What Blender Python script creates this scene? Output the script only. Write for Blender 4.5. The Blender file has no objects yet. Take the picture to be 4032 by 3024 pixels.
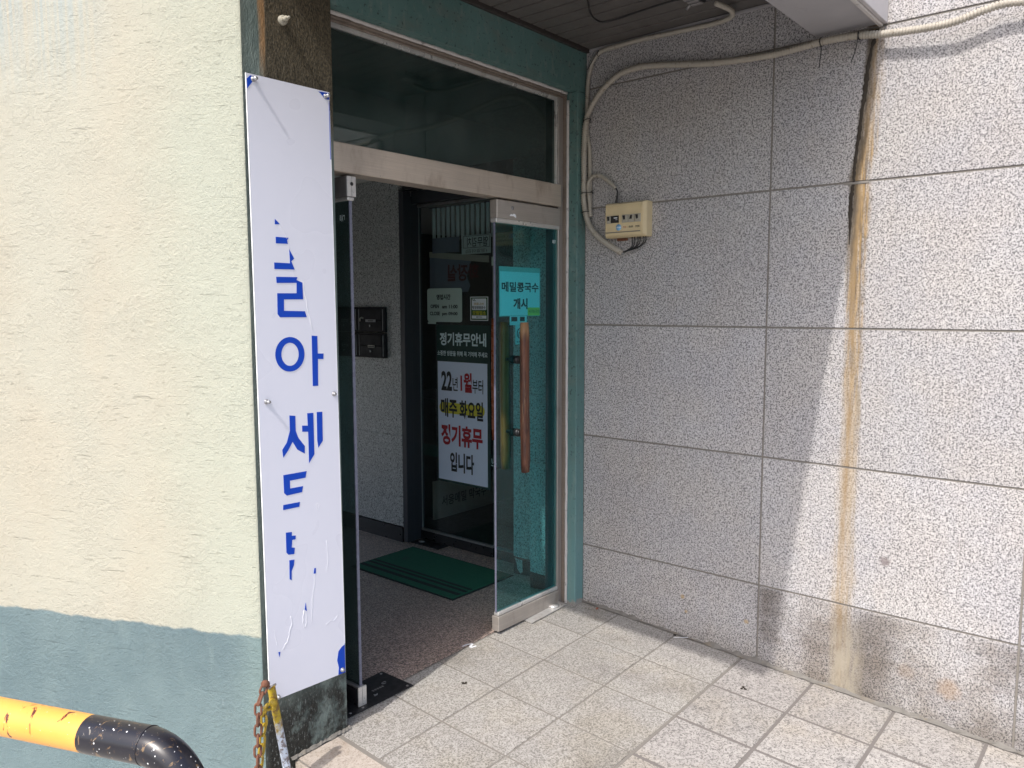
import bpy, bmesh, math, random
from mathutils import Vector, Matrix
random.seed(7)
R = math.radians
D = bpy.data
scene = bpy.context.scene
COL = scene.collection

# ------------------------------------------------------------------ camera, sky, sun, exposure
cam = D.cameras.new('camera'); cam.lens = 27.663; cam.sensor_width = 36; cam.clip_end = 400; cam.clip_start = 0.02
co = D.objects.new('camera', cam); COL.objects.link(co)
co.location = (-3.426, -2.3997, 1.5998); co.rotation_euler = (R(84.4231), R(0.1237), R(-49.7179))
scene.camera = co
SUN = Vector((0.80, 0.138, -1.0)).normalized()
w = D.worlds.new('World'); scene.world = w; w.use_nodes = True
wn = w.node_tree.nodes; bg = wn['Background']
sky = wn.new('ShaderNodeTexSky'); sky.sky_type = 'NISHITA'; sky.sun_disc = False
sky.sun_elevation = math.asin(-SUN.z); sky.sun_rotation = math.atan2(-SUN.x, -SUN.y)
sky.air_density = 1.0; sky.dust_density = 3.0; sky.ozone_density = 0.6
w.node_tree.links.new(sky.outputs[0], bg.inputs[0]); bg.inputs[1].default_value = 0.15
sl = D.lights.new('sun', 'SUN'); sl.energy = 2.0; sl.angle = R(0.9); sl.color = (1.0, 0.955, 0.9)
so = D.objects.new('sun', sl); COL.objects.link(so)
so.rotation_euler = SUN.to_track_quat('-Z', 'Y').to_euler(); so.location = (-6, -2, 8)
vs = scene.view_settings; vs.view_transform = 'Standard'; vs.look = 'None'; vs.gamma = 1; vs.use_curve_mapping = False
vs.exposure = 0.97
try:
    scene.cycles.max_bounces = 10; scene.cycles.diffuse_bounces = 6; scene.cycles.transparent_max_bounces = 16
    scene.cycles.sample_clamp_indirect = 6; scene.cycles.caustics_reflective = False; scene.cycles.caustics_refractive = False
except Exception: pass

# ------------------------------------------------------------------ node helpers
class Mat:
    def __init__(s, name, rough=.6, metal=0., spec=.5):
        s.m = D.materials.new(name); s.m.use_nodes = True; s.nt = s.m.node_tree
        s.b = s.nt.nodes['Principled BSDF']
        s.b.inputs['Roughness'].default_value = rough; s.b.inputs['Metallic'].default_value = metal
        s.b.inputs['Specular IOR Level'].default_value = spec
        s._p = None
    def n(s, t, **k):
        x = s.nt.nodes.new(t)
        for a, v in k.items(): setattr(x, a, v)
        return x
    def L(s, a, b): s.nt.links.new(a, b)
    def put(s, sock, v):
        if hasattr(v, 'node'): s.L(v, sock)
        elif isinstance(v, (tuple, list)) and len(v) == 3 and sock.type == 'RGBA': sock.default_value = (*v, 1)
        else: sock.default_value = v
    def pos(s):
        if not s._p: s._p = s.n('ShaderNodeNewGeometry').outputs['Position']
        return s._p
    def xyz(s):
        q = s.n('ShaderNodeSeparateXYZ'); s.L(s.pos(), q.inputs[0]); return q.outputs
    def mp(s, sc, rz=0., v=None):
        v = v or s.pos()
        if rz:
            a = s.n('ShaderNodeMapping'); s.L(v, a.inputs[0]); a.inputs['Rotation'].default_value = (0, 0, rz); v = a.outputs[0]
        a = s.n('ShaderNodeMapping'); s.L(v, a.inputs[0]); a.inputs['Scale'].default_value = sc if isinstance(sc, tuple) else (sc,)*3
        return a.outputs[0]
    def noise(s, sc, det=2., rough=.55, dist=0., rz=0., v=None):
        a = s.n('ShaderNodeTexNoise'); s.L(s.mp(sc, rz, v), a.inputs['Vector']); a.inputs['Scale'].default_value = 1
        a.inputs['Detail'].default_value = det; a.inputs['Roughness'].default_value = rough; a.inputs['Distortion'].default_value = dist
        return a.outputs['Fac']
    def ramp(s, f, *st):
        a = s.n('ShaderNodeValToRGB'); s.L(f, a.inputs[0]); e = a.color_ramp.elements
        while len(e) < len(st): e.new(.5)
        for q, (p, c) in zip(e, st):
            q.position = p; q.color = (c, c, c, 1) if not isinstance(c, tuple) else (*c, 1)
        return a.outputs[0]
    def mix(s, f, a, b, mode='MIX'):
        x = s.n('ShaderNodeMix', data_type='RGBA', blend_type=mode)
        s.put(x.inputs[0], f); s.put(x.inputs[6], a); s.put(x.inputs[7], b); return x.outputs[2]
    def math(s, op, a, b=0., c=0.):
        x = s.n('ShaderNodeMath', operation=op); s.put(x.inputs[0], a); s.put(x.inputs[1], b); s.put(x.inputs[2], c); return x.outputs[0]
    def clampm(s, v, a, b, c=0., d=1.):
        x = s.n('ShaderNodeMapRange'); x.interpolation_type = 'SMOOTHSTEP'; s.put(x.inputs[0], v)
        for i, q in enumerate((a, b, c, d)): s.put(x.inputs[i+1], q)
        return x.outputs[0]
    def rnd(s): return s.n('ShaderNodeObjectInfo').outputs['Random']
    def col(s, c): s.put(s.b.inputs['Base Color'], c); return s
    def rough(s, v): s.put(s.b.inputs['Roughness'], v); return s
    def bump(s, h, st=.5, dist=.003, prev=None):
        x = s.n('ShaderNodeBump'); x.inputs['Strength'].default_value = st; x.inputs['Distance'].default_value = dist
        s.L(h, x.inputs['Height'])
        if prev: s.L(prev, x.inputs['Normal'])
        s.L(x.outputs[0], s.b.inputs['Normal']); return x.outputs[0]

def plain(name, c, rough=.5, metal=0., var=.12, sc=30., spec=.5, bump=0., dirt=None):
    m = Mat(name, rough, metal, spec)
    c0 = tuple(v*(1-var) for v in c); c1 = tuple(min(1, v*(1+var)) for v in c)
    k = m.mix(m.noise(sc, 4.), c0, c1)
    if dirt: k = m.mix(m.ramp(m.noise(dirt[1], 5., .65), (dirt[2], 0.), (dirt[2]+.12, 1.)), k, dirt[0])
    m.col(k); m.rough(m.clampm(m.noise(sc*.7, 3.), .3, .7, max(0.02, rough-.1), min(1, rough+.12)))
    if bump: m.bump(m.noise(sc*2, 4.), bump, .002)
    return m.m

def speckle(m, light, mid, dark, sc=95., cut=.47, k=.9, vary=.14):
    a = m.noise(sc, 2.2, .6, .6)
    b = m.noise(sc*.45, 2., .6, .3)
    d = m.ramp(a, (cut-.035, 1.), (cut+.025, 0.))
    l = m.ramp(b, (.42, 0.), (.6, 1.))
    base = m.mix(l, mid, light)
    base = m.mix(m.math('MULTIPLY', d, k), base, dark)
    base = m.mix(m.ramp(m.noise(sc*1.9, 1.5), (.60, 0.), (.66, .55)), base, tuple(v*.55 for v in dark))
    base = m.mix(m.ramp(m.noise(2.1, 3.), (.35, 0.), (.7, 1.)), m.mix(1., base, (.93, .92, .93), 'MULTIPLY'), base)
    r = m.math('MULTIPLY_ADD', m.rnd(), vary, 1-vary/2)
    x = m.n('ShaderNodeCombineColor')
    for i in range(3): m.L(r, x.inputs[i])
    base = m.mix(1., base, x.outputs[0], 'MULTIPLY')
    return base, a

# granite cladding of the side wall, with its rust streak, grime and damp patches
def wall_granite():
    m = Mat('granite_cladding', .62)
    c, a = speckle(m, (.515, .503, .505), (.410, .400, .402), (.112, .110, .115), 150.)
    o = m.xyz(); y, z = o[1], o[2]
    wob = m.math('MULTIPLY_ADD', m.noise((1, 1, 6.), 3., .6), .05, -.025)
    # streak centre line: y = -1.362 (low) drifting to -1.40 at the top
    cy = m.math('ADD', m.clampm(z, 1.9, 2.7, -1.360, -1.408), wob)
    dy = m.math('SUBTRACT', y, cy)
    str_ = m.noise((1, 90., 1.6), 4., .6)
    wid = m.math('MULTIPLY', m.clampm(z, .2, 2.4, .042, .022), m.math('MULTIPLY_ADD', m.noise((1, 1, 4.), 3., .6), .9, .6))
    ad = m.math('ABSOLUTE', dy)
    core = m.math('MULTIPLY', m.clampm(m.math('DIVIDE', ad, wid), .2, 1.4, 1., 0.), m.clampm(str_, .25, .62, .25, 1.))
    core = m.math('MULTIPLY', core, m.clampm(z, 2.3, 2.62, 1., .25))
    c = m.mix(m.math('MULTIPLY', core, .55), c, (.36, .265, .14))
    up = m.math('MULTIPLY', m.clampm(z, .7, 1.9, .15, 1.), m.clampm(z, 2.15, 2.5, 1., .35))
    wide = m.math('MULTIPLY', m.clampm(m.math('ABSOLUTE', m.math('ADD', dy, .004)), .018, .050, 1., 0.), m.clampm(m.noise((1, 110., 5.), 4., .65), .30, .62, .15, .95))
    c = m.mix(m.math('MULTIPLY', wide, up), c, m.mix(m.clampm(m.noise((1, 90., 9.), 4., .6), .4, .62), (.085, .055, .028), (.33, .215, .085)))
    brk = m.clampm(m.noise((1, 12, 2.6), 4., .65), .38, .58, .1, 1.)
    c2 = m.math('MULTIPLY', m.clampm(m.math('ABSOLUTE', m.math('SUBTRACT', dy, .006)), .004, .017, 1., 0.), brk)
    c = m.mix(m.math('MULTIPLY', c2, m.clampm(z, .2, 1.9, .5, .8)), c, (.25, .165, .075))
    tr = m.math('MULTIPLY', m.clampm(m.math('ABSOLUTE', m.math('ADD', dy, .030)), .003, .014, 1., 0.), m.clampm(m.noise((1, 60, 3.), 4., .6), .45, .62, 0., .6))
    c = m.mix(m.math('MULTIPLY', tr, m.clampm(z, 2.0, 2.2, 1., 0.)), c, (.24, .19, .12))
    # dark soot beside the crack
    sd = m.math('MULTIPLY', m.clampm(m.math('ABSOLUTE', m.math('SUBTRACT', dy, .024)), .006, .026, 1., 0.), m.clampm(z, 1.55, 2.0, 0., 1.))
    sd = m.math('MULTIPLY', sd, m.clampm(m.noise((1, 40, 4), 4., .7), .32, .52, .15, .9))
    c = m.mix(sd, c, (.085, .066, .045))
    # damp grime on the lowest course
    low = m.clampm(z, .30, .325, 1., 0.)
    g = m.clampm(m.noise((1, 2.4, 4.), 6., .7), .36, .66, 0., .85)
    band = m.clampm(y, -1.02, -.98, 1., .18)
    g = m.math('MULTIPLY', m.math('MULTIPLY', g, low), band)
    c = m.mix(g, c, m.mix(1., c, (.50, .46, .42), 'MULTIPLY'))
    foot = m.math('MULTIPLY', m.clampm(z, -.10, .13, 1., 0.), m.clampm(m.noise((1, 7, 7), 4., .6), .35, .6, .2, .8))
    c = m.mix(m.math('MULTIPLY', foot, .8), c, m.mix(1., c, (.60, .56, .48), 'MULTIPLY'))
    # pale lime run where the streak reaches the ground, dark rims beside it
    run = m.math('MULTIPLY', m.clampm(m.math('ABSOLUTE', m.math('ADD', y, 1.385)), .045, .085, 1., 0.), m.clampm(z, .12, .30, 1., 0.))
    c = m.mix(m.math('MULTIPLY', m.math('MULTIPLY', run, m.clampm(m.noise((1, 40, 9), 4., .6), .35, .6, .35, 1.)), .72), c, (.36, .325, .26))
    rim = m.math('MULTIPLY', m.clampm(m.math('ABSOLUTE', m.math('ADD', y, 1.49)), .02, .12, 1., 0.), low)
    c = m.mix(m.math('MULTIPLY', rim, .6), c, m.mix(1., c, (.42, .38, .34), 'MULTIPLY'))
    rim2 = m.math('MULTIPLY', m.clampm(m.math('ABSOLUTE', m.math('ADD', y, 1.26)), .02, .09, 1., 0.), m.clampm(z, .05, .26, 1., 0.))
    c = m.mix(m.math('MULTIPLY', rim2, .45), c, m.mix(1., c, (.5, .42, .32), 'MULTIPLY'))
    rim3 = m.math('MULTIPLY', m.clampm(m.math('ABSOLUTE', m.math('ADD', y, 1.04)), .02, .10, 1., 0.), m.clampm(z, -.05, .31, .2, 1.))
    c = m.mix(m.math('MULTIPLY', m.math('MULTIPLY', rim3, low), .6), c, m.mix(1., c, (.5, .46, .42), 'MULTIPLY'))
    # one dark spot and a small rust bloom
    for (py, pz, r, cc, k) in ((-1.522, .543, .022, (.16, .13, .13), .75), (-1.78, .075, .045, (.30, .19, .10), .42), (-1.62, .10, .035, (.26, .19, .13), .3),
                               (-.60, .17, .012, (.40, .26, .08), .6), (-.62, .10, .010, (.40, .26, .08), .6), (-.93, .13, .012, (.40, .26, .08), .6)):
        d = m.math('SQRT', m.math('ADD', m.math('POWER', m.math('SUBTRACT', y, py), 2.), m.math('POWER', m.math('SUBTRACT', z, pz), 2.)))
        d = m.math('ADD', d, m.math('MULTIPLY_ADD', m.noise(30, 3.), r, -r*.5))
        c = m.mix(m.math('MULTIPLY', m.clampm(d, r*.4, r*1.3, 1., 0.), k), c, cc)
    c = m.mix(m.clampm(m.noise((1, 3.3, 3.3), 4., .6), .36, .64), m.mix(1., c, (1.01, .995, .965), 'MULTIPLY'), m.mix(1., c, (.975, .98, .99), 'MULTIPLY'))
    # faint warm washes under the joints
    wash = m.clampm(m.noise((1, 9., .5), 4., .6), .5, .75, 0., .35)
    c = m.mix(wash, c, m.mix(1., c, (1.03, .985, .93), 'MULTIPLY'))
    m.col(c); m.bump(a, .35, .0012)
    return m.m

def granite(name, light, mid, dark, sc, cut=.47, rough=.5, k=.9, bump=.2, stain=None, vary=.1):
    m = Mat(name, rough)
    c, a = speckle(m, light, mid, dark, sc, cut, k, vary)
    if stain:
        for (t, s_, lo, hi, kk) in stain:
            c = m.mix(m.clampm(m.noise(s_, 4., .6), lo, hi, 0., kk), c, m.mix(1., c, t, 'MULTIPLY'))
    m.col(c); m.bump(a, bump, .001); return m.m

def stucco(name, zsplit, rz, cream=True):
    """trowelled stucco: cream above, grey-blue dado below"""
    m = Mat(name, .75, spec=.3)
    o = m.xyz(); z = o[2]
    fine = m.noise((210, 210, 210), 3., .7)
    med = m.noise((62, 62, 66), 4., .68)
    g0 = m.noise((7.5, 7.5, 150.), 3., .5, .5, rz=rz)
    gouge = m.ramp(g0, (.280, 1.), (.312, 0.))
    g1 = m.noise((22., 22., 230.), 3., .5, .4, rz=rz)
    gouge1 = m.ramp(g1, (.285, 1.), (.32, 0.))
    patch = m.ramp(m.noise(3.1, 3.), (.40, .2), (.60, 1.))
    vert = m.noise((230., 230., 6.), 2., .5, rz=rz)
    vp = m.ramp(m.noise(2.3, 2.), (.45, .1), (.6, 1.))
    rough_p = m.ramp(m.noise(5.3, 3.), (.38, .45), (.62, 1.))
    h = m.math('ADD', m.math('MULTIPLY', fine, .7), m.math('MULTIPLY', m.math('MULTIPLY', med, rough_p), 1.35))
    h = m.math('ADD', h, m.math('MULTIPLY', m.math('MULTIPLY', vert, vp), .45))
    h = m.math('SUBTRACT', h, m.math('MULTIPLY', m.math('MAXIMUM', gouge, m.math('MULTIPLY', gouge1, .8)), m.math('MULTIPLY', patch, 1.25)))
    if cream:
        lo = m.noise((2.2, 2.2, 1.3), 4., .6, rz=rz)
        c = m.mix(m.clampm(lo, .35, .65), (.438, .410, .330), (.430, .418, .345))
        # greenish towards the corner, faint run-down dirt from above
        o2 = m.n('ShaderNodeSeparateXYZ'); m.L(m.mp(1., rz), o2.inputs[0])
        c = m.mix(m.math('MULTIPLY', m.clampm(m.math('ADD', o[1], m.math('MULTIPLY_ADD', m.noise(3., 3.), .5, -.25)), .05, .55, 1., 0.), .85), c, (.405, .425, .352))
        dirt = m.math('MULTIPLY', m.clampm(m.noise((60., 60., 1.1), 4., .6, rz=rz), .36, .60, 0., 1.), m.clampm(z, 2.25, 2.75, 0., 1.))
        far = m.clampm(o[1], .42, .66, 0., 1.)
        c = m.mix(m.math('MULTIPLY', dirt, far), c, (.36, .40, .38))
        edge = m.clampm(m.math('ADD', z, m.math('MULTIPLY_ADD', m.noise((13, 13, 8), 5., .55), .034, -.017)), zsplit-.006, zsplit+.006)
        blue = m.mix(m.clampm(m.noise((3., 3., 2.), 4., .6), .3, .7), (.125, .182, .197), (.160, .222, .232))
        blue = m.mix(m.clampm(m.noise((14, 14, 3.), 4., .7), .60, .74, 0., .5), blue, (.19, .255, .255))
        vx = m.clampm(o[1], -.02, .14, .65, 0.)
        blue = m.mix(vx, blue, (.205, .285, .275))
        blue = m.mix(m.math('MULTIPLY', m.ramp(m.noise((120, 120, 9.), 3., .6, rz=rz), (.74, 0.), (.76, 1.)), m.clampm(o[1], .0, .3, 1., .15)), blue, (.6, .63, .6))
        c = m.mix(edge, blue, c)
        m.rough(m.clampm(edge, 0., 1., .42, .8))
    else:
        c = m.mix(m.clampm(m.noise((5, 5, 3), 4., .6), .3, .7), (.080, .155, .145), (.100, .185, .175))
        c = m.mix(m.clampm(m.noise((30, 30, 14), 4., .6), .52, .68, 0., .5), c, (.17, .22, .20))
        c = m.mix(m.clampm(m.noise((3.5, 3.5, 9), 4., .6), .5, .7, 0., .5), c, (.115, .135, .12))
        c = m.mix(m.ramp(m.noise(60, 3.), (.33, .8), (.39, 0.)), c, (.03, .045, .045))
        c = m.mix(m.clampm(m.noise((4, 4, 4), 5., .7), .58, .72, 0., .6), c, (.20, .27, .25))
        # brighter turquoise foot of the jamb strip, its lit look painted in
        ft = m.clampm(m.math('ADD', z, m.math('MULTIPLY', m.noise(14, 3.), .2)), .1, 1.5, 1., 0.)
        c = m.mix(m.math('MULTIPLY', ft, .75), c, m.mix(m.noise((20, 20, 3), 4.), (.10, .26, .29), (.21, .31, .29)))
        bare = m.clampm(m.math('ADD', z, m.math('MULTIPLY', m.noise(20, 4., .7), .09)), .055, .07, 1., 0.)
        c = m.mix(bare, c, (.27, .26, .24))
        h = m.math('ADD', m.math('MULTIPLY', fine, .3), m.math('MULTIPLY', med, .5))
        m.rough(.6)
    m.col(c); m.bump(h, 1. if cream else .7, .0055 if cream else .003)
    return m.m

def pillar_mat():
    m = Mat('stained_pillar_paint', .7, spec=.35)
    o = m.xyz(); x, z = o[0], o[2]
    base = m.mix(m.clampm(m.noise((12, 12, 3.), 4., .6), .35, .65), (.12, .16, .15), (.20, .245, .225))
    brown = m.mix(m.noise((60, 60, 5), 4., .7), (.03, .026, .016), (.16, .13, .085))
    brown = m.mix(m.ramp(m.noise((150, 150, 90), 3., .7), (.42, .75), (.56, 0.)), brown, (.018, .017, .012))
    t = m.math('ADD', x, m.math('MULTIPLY_ADD', m.noise((50, 50, 3), 4., .6), .06, -.03))
    top = m.math('MULTIPLY', m.clampm(t, -1.905, -1.86), m.clampm(z, 2.1, 2.3))
    c = m.mix(top, base, brown)
    rust = m.math('MULTIPLY', m.clampm(m.math('ABSOLUTE', m.math('ADD', t, 1.885)), .004, .02, 1., 0.), m.clampm(z, 2.3, 2.5))
    c = m.mix(m.math('MULTIPLY', rust, .8), c, (.34, .19, .08))
    low = m.math('MULTIPLY', m.clampm(z, .1, .3, 1., 0.), m.clampm(m.math('ADD', m.noise((9, 9, 6), 5., .7), m.math('MULTIPLY', m.math('ADD', x, 1.75), -.6)), .34, .52))
    c = m.mix(low, c, (.018, .019, .017))
    glints = m.math('MULTIPLY', m.ramp(m.noise((140, 140, 60), 3., .6), (.58, 0.), (.64, 1.)), low)  # pale flecks paint glossy highlights into the dark stain
    c = m.mix(m.math('MULTIPLY', glints, .5), c, (.30, .33, .32))
    edge = m.clampm(x, -1.962, -1.935, 1., 0.)
    c = m.mix(m.math('MULTIPLY', edge, .55), c, (.10, .115, .10))
    h = m.math('ADD', m.noise((150, 150, 60), 4., .65), m.math('MULTIPLY', m.noise((40, 40, 22), 3.), .9))
    m.col(c); m.rough(m.clampm(m.noise(60, 3.), .35, .65, .35, .75)); m.bump(h, .9, .006); return m.m

def steel(name, c=(.47, .43, .39), rough=.40, rz=0., brush=(4, 4, 300)):
    m = Mat(name, rough, .55)
    b = m.noise(brush, 3., .6, rz=rz); s_ = m.noise((7, 7, 3), 5., .65)
    k = m.mix(m.clampm(b, .2, .8), tuple(v*.88 for v in c), tuple(min(1, v*1.08) for v in c))
    k = m.mix(m.clampm(s_, .52, .70, 0., .7), k, (c[0]*.58, c[1]*.52, c[2]*.48))
    k = m.mix(m.clampm(m.noise((2.2, 2.2, 1.2), 3., .5), .5, .66, 0., .5), k, (c[0]*.6, c[1]*.6, c[2]*.62))
    k = m.mix(m.ramp(m.noise(55, 4., .7), (.69, 0.), (.72, .5)), k, (.12, .09, .07))
    m.col(k); m.rough(m.clampm(s_, .3, .7, rough-.05, rough+.18)); m.bump(b, .05, .0005); return m.m

def glass(name, tint, refl=1.0, dirt=.05):
    m = D.materials.new(name); m.use_nodes = True; nt = m.node_tree; nt.nodes.clear()
    out = nt.nodes.new('ShaderNodeOutputMaterial')
    tr = nt.nodes.new('ShaderNodeBsdfTransparent'); tr.inputs[0].default_value = (*tint, 1)
    gl = nt.nodes.new('ShaderNodeBsdfGlossy'); gl.inputs['Roughness'].default_value = .012; gl.inputs[0].default_value = (.95, 1, .98, 1)
    g0 = nt.nodes.new('ShaderNodeNewGeometry'); dp = nt.nodes.new('ShaderNodeVectorMath'); dp.operation = 'DOT_PRODUCT'
    nt.links.new(g0.outputs['Incoming'], dp.inputs[0]); nt.links.new(g0.outputs['Normal'], dp.inputs[1])
    def mth(op, a, b=None):
        q = nt.nodes.new('ShaderNodeMath'); q.operation = op
        for i, v in enumerate((a, b)):
            if v is None: continue
            if hasattr(v, 'node'): nt.links.new(v, q.inputs[i])
            else: q.inputs[i].default_value = v
        return q.outputs[0]
    fo = mth('ADD', mth('MULTIPLY', mth('POWER', mth('SUBTRACT', 1., mth('ABSOLUTE', dp.outputs['Value'])), 5.), .96), .04)
    mu = nt.nodes.new('ShaderNodeMath'); mu.operation = 'MULTIPLY'; mu.inputs[1].default_value = refl
    mx = nt.nodes.new('ShaderNodeMixShader')
    nt.links.new(fo, mu.inputs[0]); nt.links.new(mu.outputs[0], mx.inputs[0])
    nt.links.new(tr.outputs[0], mx.inputs[1]); nt.links.new(gl.outputs[0], mx.inputs[2])
    # thin film of dust
    df = nt.nodes.new('ShaderNodeBsdfDiffuse'); df.inputs[0].default_value = (.45, .5, .47, 1)
    no = nt.nodes.new('ShaderNodeTexNoise'); no.inputs['Scale'].default_value = 6; no.inputs['Detail'].default_value = 8
    ge = nt.nodes.new('ShaderNodeNewGeometry'); nt.links.new(ge.outputs['Position'], no.inputs['Vector'])
    mr = nt.nodes.new('ShaderNodeMapRange'); mr.inputs[1].default_value = .35; mr.inputs[2].default_value = .8; mr.inputs[3].default_value = dirt*.3; mr.inputs[4].default_value = dirt*1.6
    nt.links.new(no.outputs[0], mr.inputs[0])
    m2 = nt.nodes.new('ShaderNodeMixShader'); nt.links.new(mr.outputs[0], m2.inputs[0]); nt.links.new(mx.outputs[0], m2.inputs[1]); nt.links.new(df.outputs[0], m2.inputs[2])
    nt.links.new(m2.outputs[0], out.inputs[0]); return m

# ------------------------------------------------------------------ mesh helpers (all coordinates are world coordinates)
def thing(name, label, cat, loc=(0, 0, 0), group=None):
    o = D.objects.new(name, None); COL.objects.link(o); o.location = loc; o.empty_display_size = .1
    o['label'] = label; o['category'] = cat
    if group: o['group'] = group
    return o
def org(o):
    v = Vector((0, 0, 0))
    while o: v += o.location; o = o.parent
    return v
def obj(name, bm, mats, parent=None, smooth=False, label=None, kind=None):
    me = D.meshes.new(name)
    if parent is not None:
        bmesh.ops.translate(bm, verts=bm.verts, vec=-org(parent))
    bm.normal_update(); bm.to_mesh(me); bm.free()
    for m in (mats if isinstance(mats, (list, tuple)) else [mats]): me.materials.append(m)
    if smooth:
        for p in me.polygons: p.use_smooth = True
    o = D.objects.new(name, me); COL.objects.link(o)
    if parent is not None: o.parent = parent
    if label: o['label'] = label
    if kind: o['kind'] = kind
    return o
def solo(name, bm, mats, label, cat, loc, group=None, smooth=False):
    bmesh.ops.translate(bm, verts=bm.verts, vec=-Vector(loc))
    o = obj(name, bm, mats, None, smooth); o.location = loc; o['label'] = label; o['category'] = cat
    if group: o['group'] = group
    return o
def box(bm, x0, x1, y0, y1, z0, z1, bev=0., mi=0, seg=1):
    x0, x1 = min(x0, x1), max(x0, x1); y0, y1 = min(y0, y1), max(y0, y1); z0, z1 = min(z0, z1), max(z0, z1)
    r = bmesh.ops.create_cube(bm, size=1)
    vs_ = r['verts']
    for v in vs_: v.co = Vector((x0+(v.co.x+.5)*(x1-x0), y0+(v.co.y+.5)*(y1-y0), z0+(v.co.z+.5)*(z1-z0)))
    fs = set(f for v in vs_ for f in v.link_faces)
    for f in fs: f.material_index = mi
    if bev > 0:
        es = list(set(e for v in vs_ for e in v.link_edges))
        bmesh.ops.bevel(bm, geom=es, offset=bev, segments=seg, affect='EDGES', profile=.5)
    return bm
def B(*a, **k): return box(bmesh.new(), *a, **k)
def poly(bm, pts, n=None, mi=0):
    vs_ = [bm.verts.new(p) for p in pts]; f = bm.faces.new(vs_); f.material_index = mi
    if n is not None:
        f.normal_update()
        if f.normal.dot(Vector(n)) < 0: f.normal_flip()
    return f
def prism(bm, pts, vec, mi=0):
    """extrude polygon pts along vec"""
    a = [bm.verts.new(p) for p in pts]; b = [bm.verts.new(Vector(p)+Vector(vec)) for p in pts]
    n = len(a); fs = [bm.faces.new(a), bm.faces.new(b[::-1])]
    for i in range(n): fs.append(bm.faces.new([a[i], b[i], b[(i+1) % n], a[(i+1) % n]][::-1]))
    for f in fs: f.material_index = mi
    bmesh.ops.recalc_face_normals(bm, faces=fs)
    return bm
def catmull(p, per=8):
    p = [Vector(q) for q in p]; q = [p[0]*2-p[1]]+p+[p[-1]*2-p[-2]]; out = []
    for i in range(1, len(q)-2):
        a, b, c, d = q[i-1], q[i], q[i+1], q[i+2]
        for k in range(per):
            t = k/per
            out.append(.5*((2*b)+(c-a)*t+(2*a-5*b+4*c-d)*t*t+(3*b-a-3*c+d)*t**3))
    out.append(p[-1]); return out
def resample(p, step):
    out = [p[0]]; acc = 0.; last = p[0]
    for i in range(1, len(p)):
        a, b = p[i-1], p[i]; l = (b-a).length
        if l < 1e-9: continue
        pos = step-acc
        while pos <= l:
            out.append(a.lerp(b, pos/l)); pos += step
        acc = (acc+l) % step if True else 0
    out.append(p[-1]); return out
def tube(bm, pts, rad, seg=10, caps=True, mi=0, closed=False):
    pts = [Vector(p) for p in pts]; n = len(pts); rings = []; up = None
    for i, p in enumerate(pts):
        if closed: t = pts[(i+1) % n]-pts[i-1]
        else: t = (pts[min(i+1, n-1)]-pts[max(i-1, 0)])
        if t.length < 1e-9: t = Vector((0, 0, 1))
        t.normalize()
        if up is None:
            up = Vector((0, 0, 1)) if abs(t.z) < .9 else Vector((1, 0, 0))
        up = (up-t*up.dot(t)).normalized(); s = t.cross(up)
        r = rad(i) if callable(rad) else rad
        rings.append([bm.verts.new(p+(up*math.cos(2*math.pi*k/seg)+s*math.sin(2*math.pi*k/seg))*r) for k in range(seg)])
    fs = []
    rng = range(n) if closed else range(n-1)
    for i in rng:
        a, b = rings[i], rings[(i+1) % n]
        for k in range(seg): fs.append(bm.faces.new([a[k], a[(k+1) % seg], b[(k+1) % seg], b[k]]))
    if caps and not closed:
        fs.append(bm.faces.new(rings[0])); fs.append(bm.faces.new(rings[-1][::-1]))
    for f in fs: f.material_index = mi; f.smooth = True
    bmesh.ops.recalc_face_normals(bm, faces=fs)
    return bm
def corrugated(bm, pts, r, pitch):
    """ribbed conduit: three rings per rib"""
    p = resample(catmull(pts, 14), pitch/3)
    return tube(bm, p, lambda i: r if i % 3 else r*.66, 12)
def cyl(bm, a, b, r, seg=16, r2=None, mi=0):
    tube(bm, [a, b], (lambda i: r if i == 0 else r2) if r2 is not None else r, seg, True, mi)
    return bm

def text(body, plane, c, u0, u1, v0, v1, mat, parent, bold=.0, n=-.0012, name='lettering', mirror=False):
    """flat print fitted to a box.  plane 'x': u runs along y ; plane 'y': u runs along x"""
    cu = D.curves.new('tmp', 'FONT'); cu.body = body; cu.offset = bold; cu.resolution_u = 4
    t = D.objects.new('tmp', cu); COL.objects.link(t); bpy.context.view_layer.update()
    me = D.meshes.new_from_object(t.evaluated_get(bpy.context.evaluated_depsgraph_get()))
    D.objects.remove(t)
    if not me.vertices: return None
    xs = [v.co.x for v in me.vertices]; ys = [v.co.y for v in me.vertices]
    a, b, e, f = min(xs), max(xs), min(ys), max(ys)
    if mirror: u0, u1 = u1, u0
    bm = bmesh.new(); bm.from_mesh(me); D.meshes.remove(me)
    for v in bm.verts:
        u = u0+(u1-u0)*(v.co.x-a)/(b-a); w_ = v0+(v1-v0)*(v.co.y-e)/(f-e)
        v.co = Vector((c+n, u, w_)) if plane == 'x' else Vector((u, c+n, w_))
    return obj(name, bm, mat, parent)

def fz(x, y): return .0320*x+.0492*y

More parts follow.
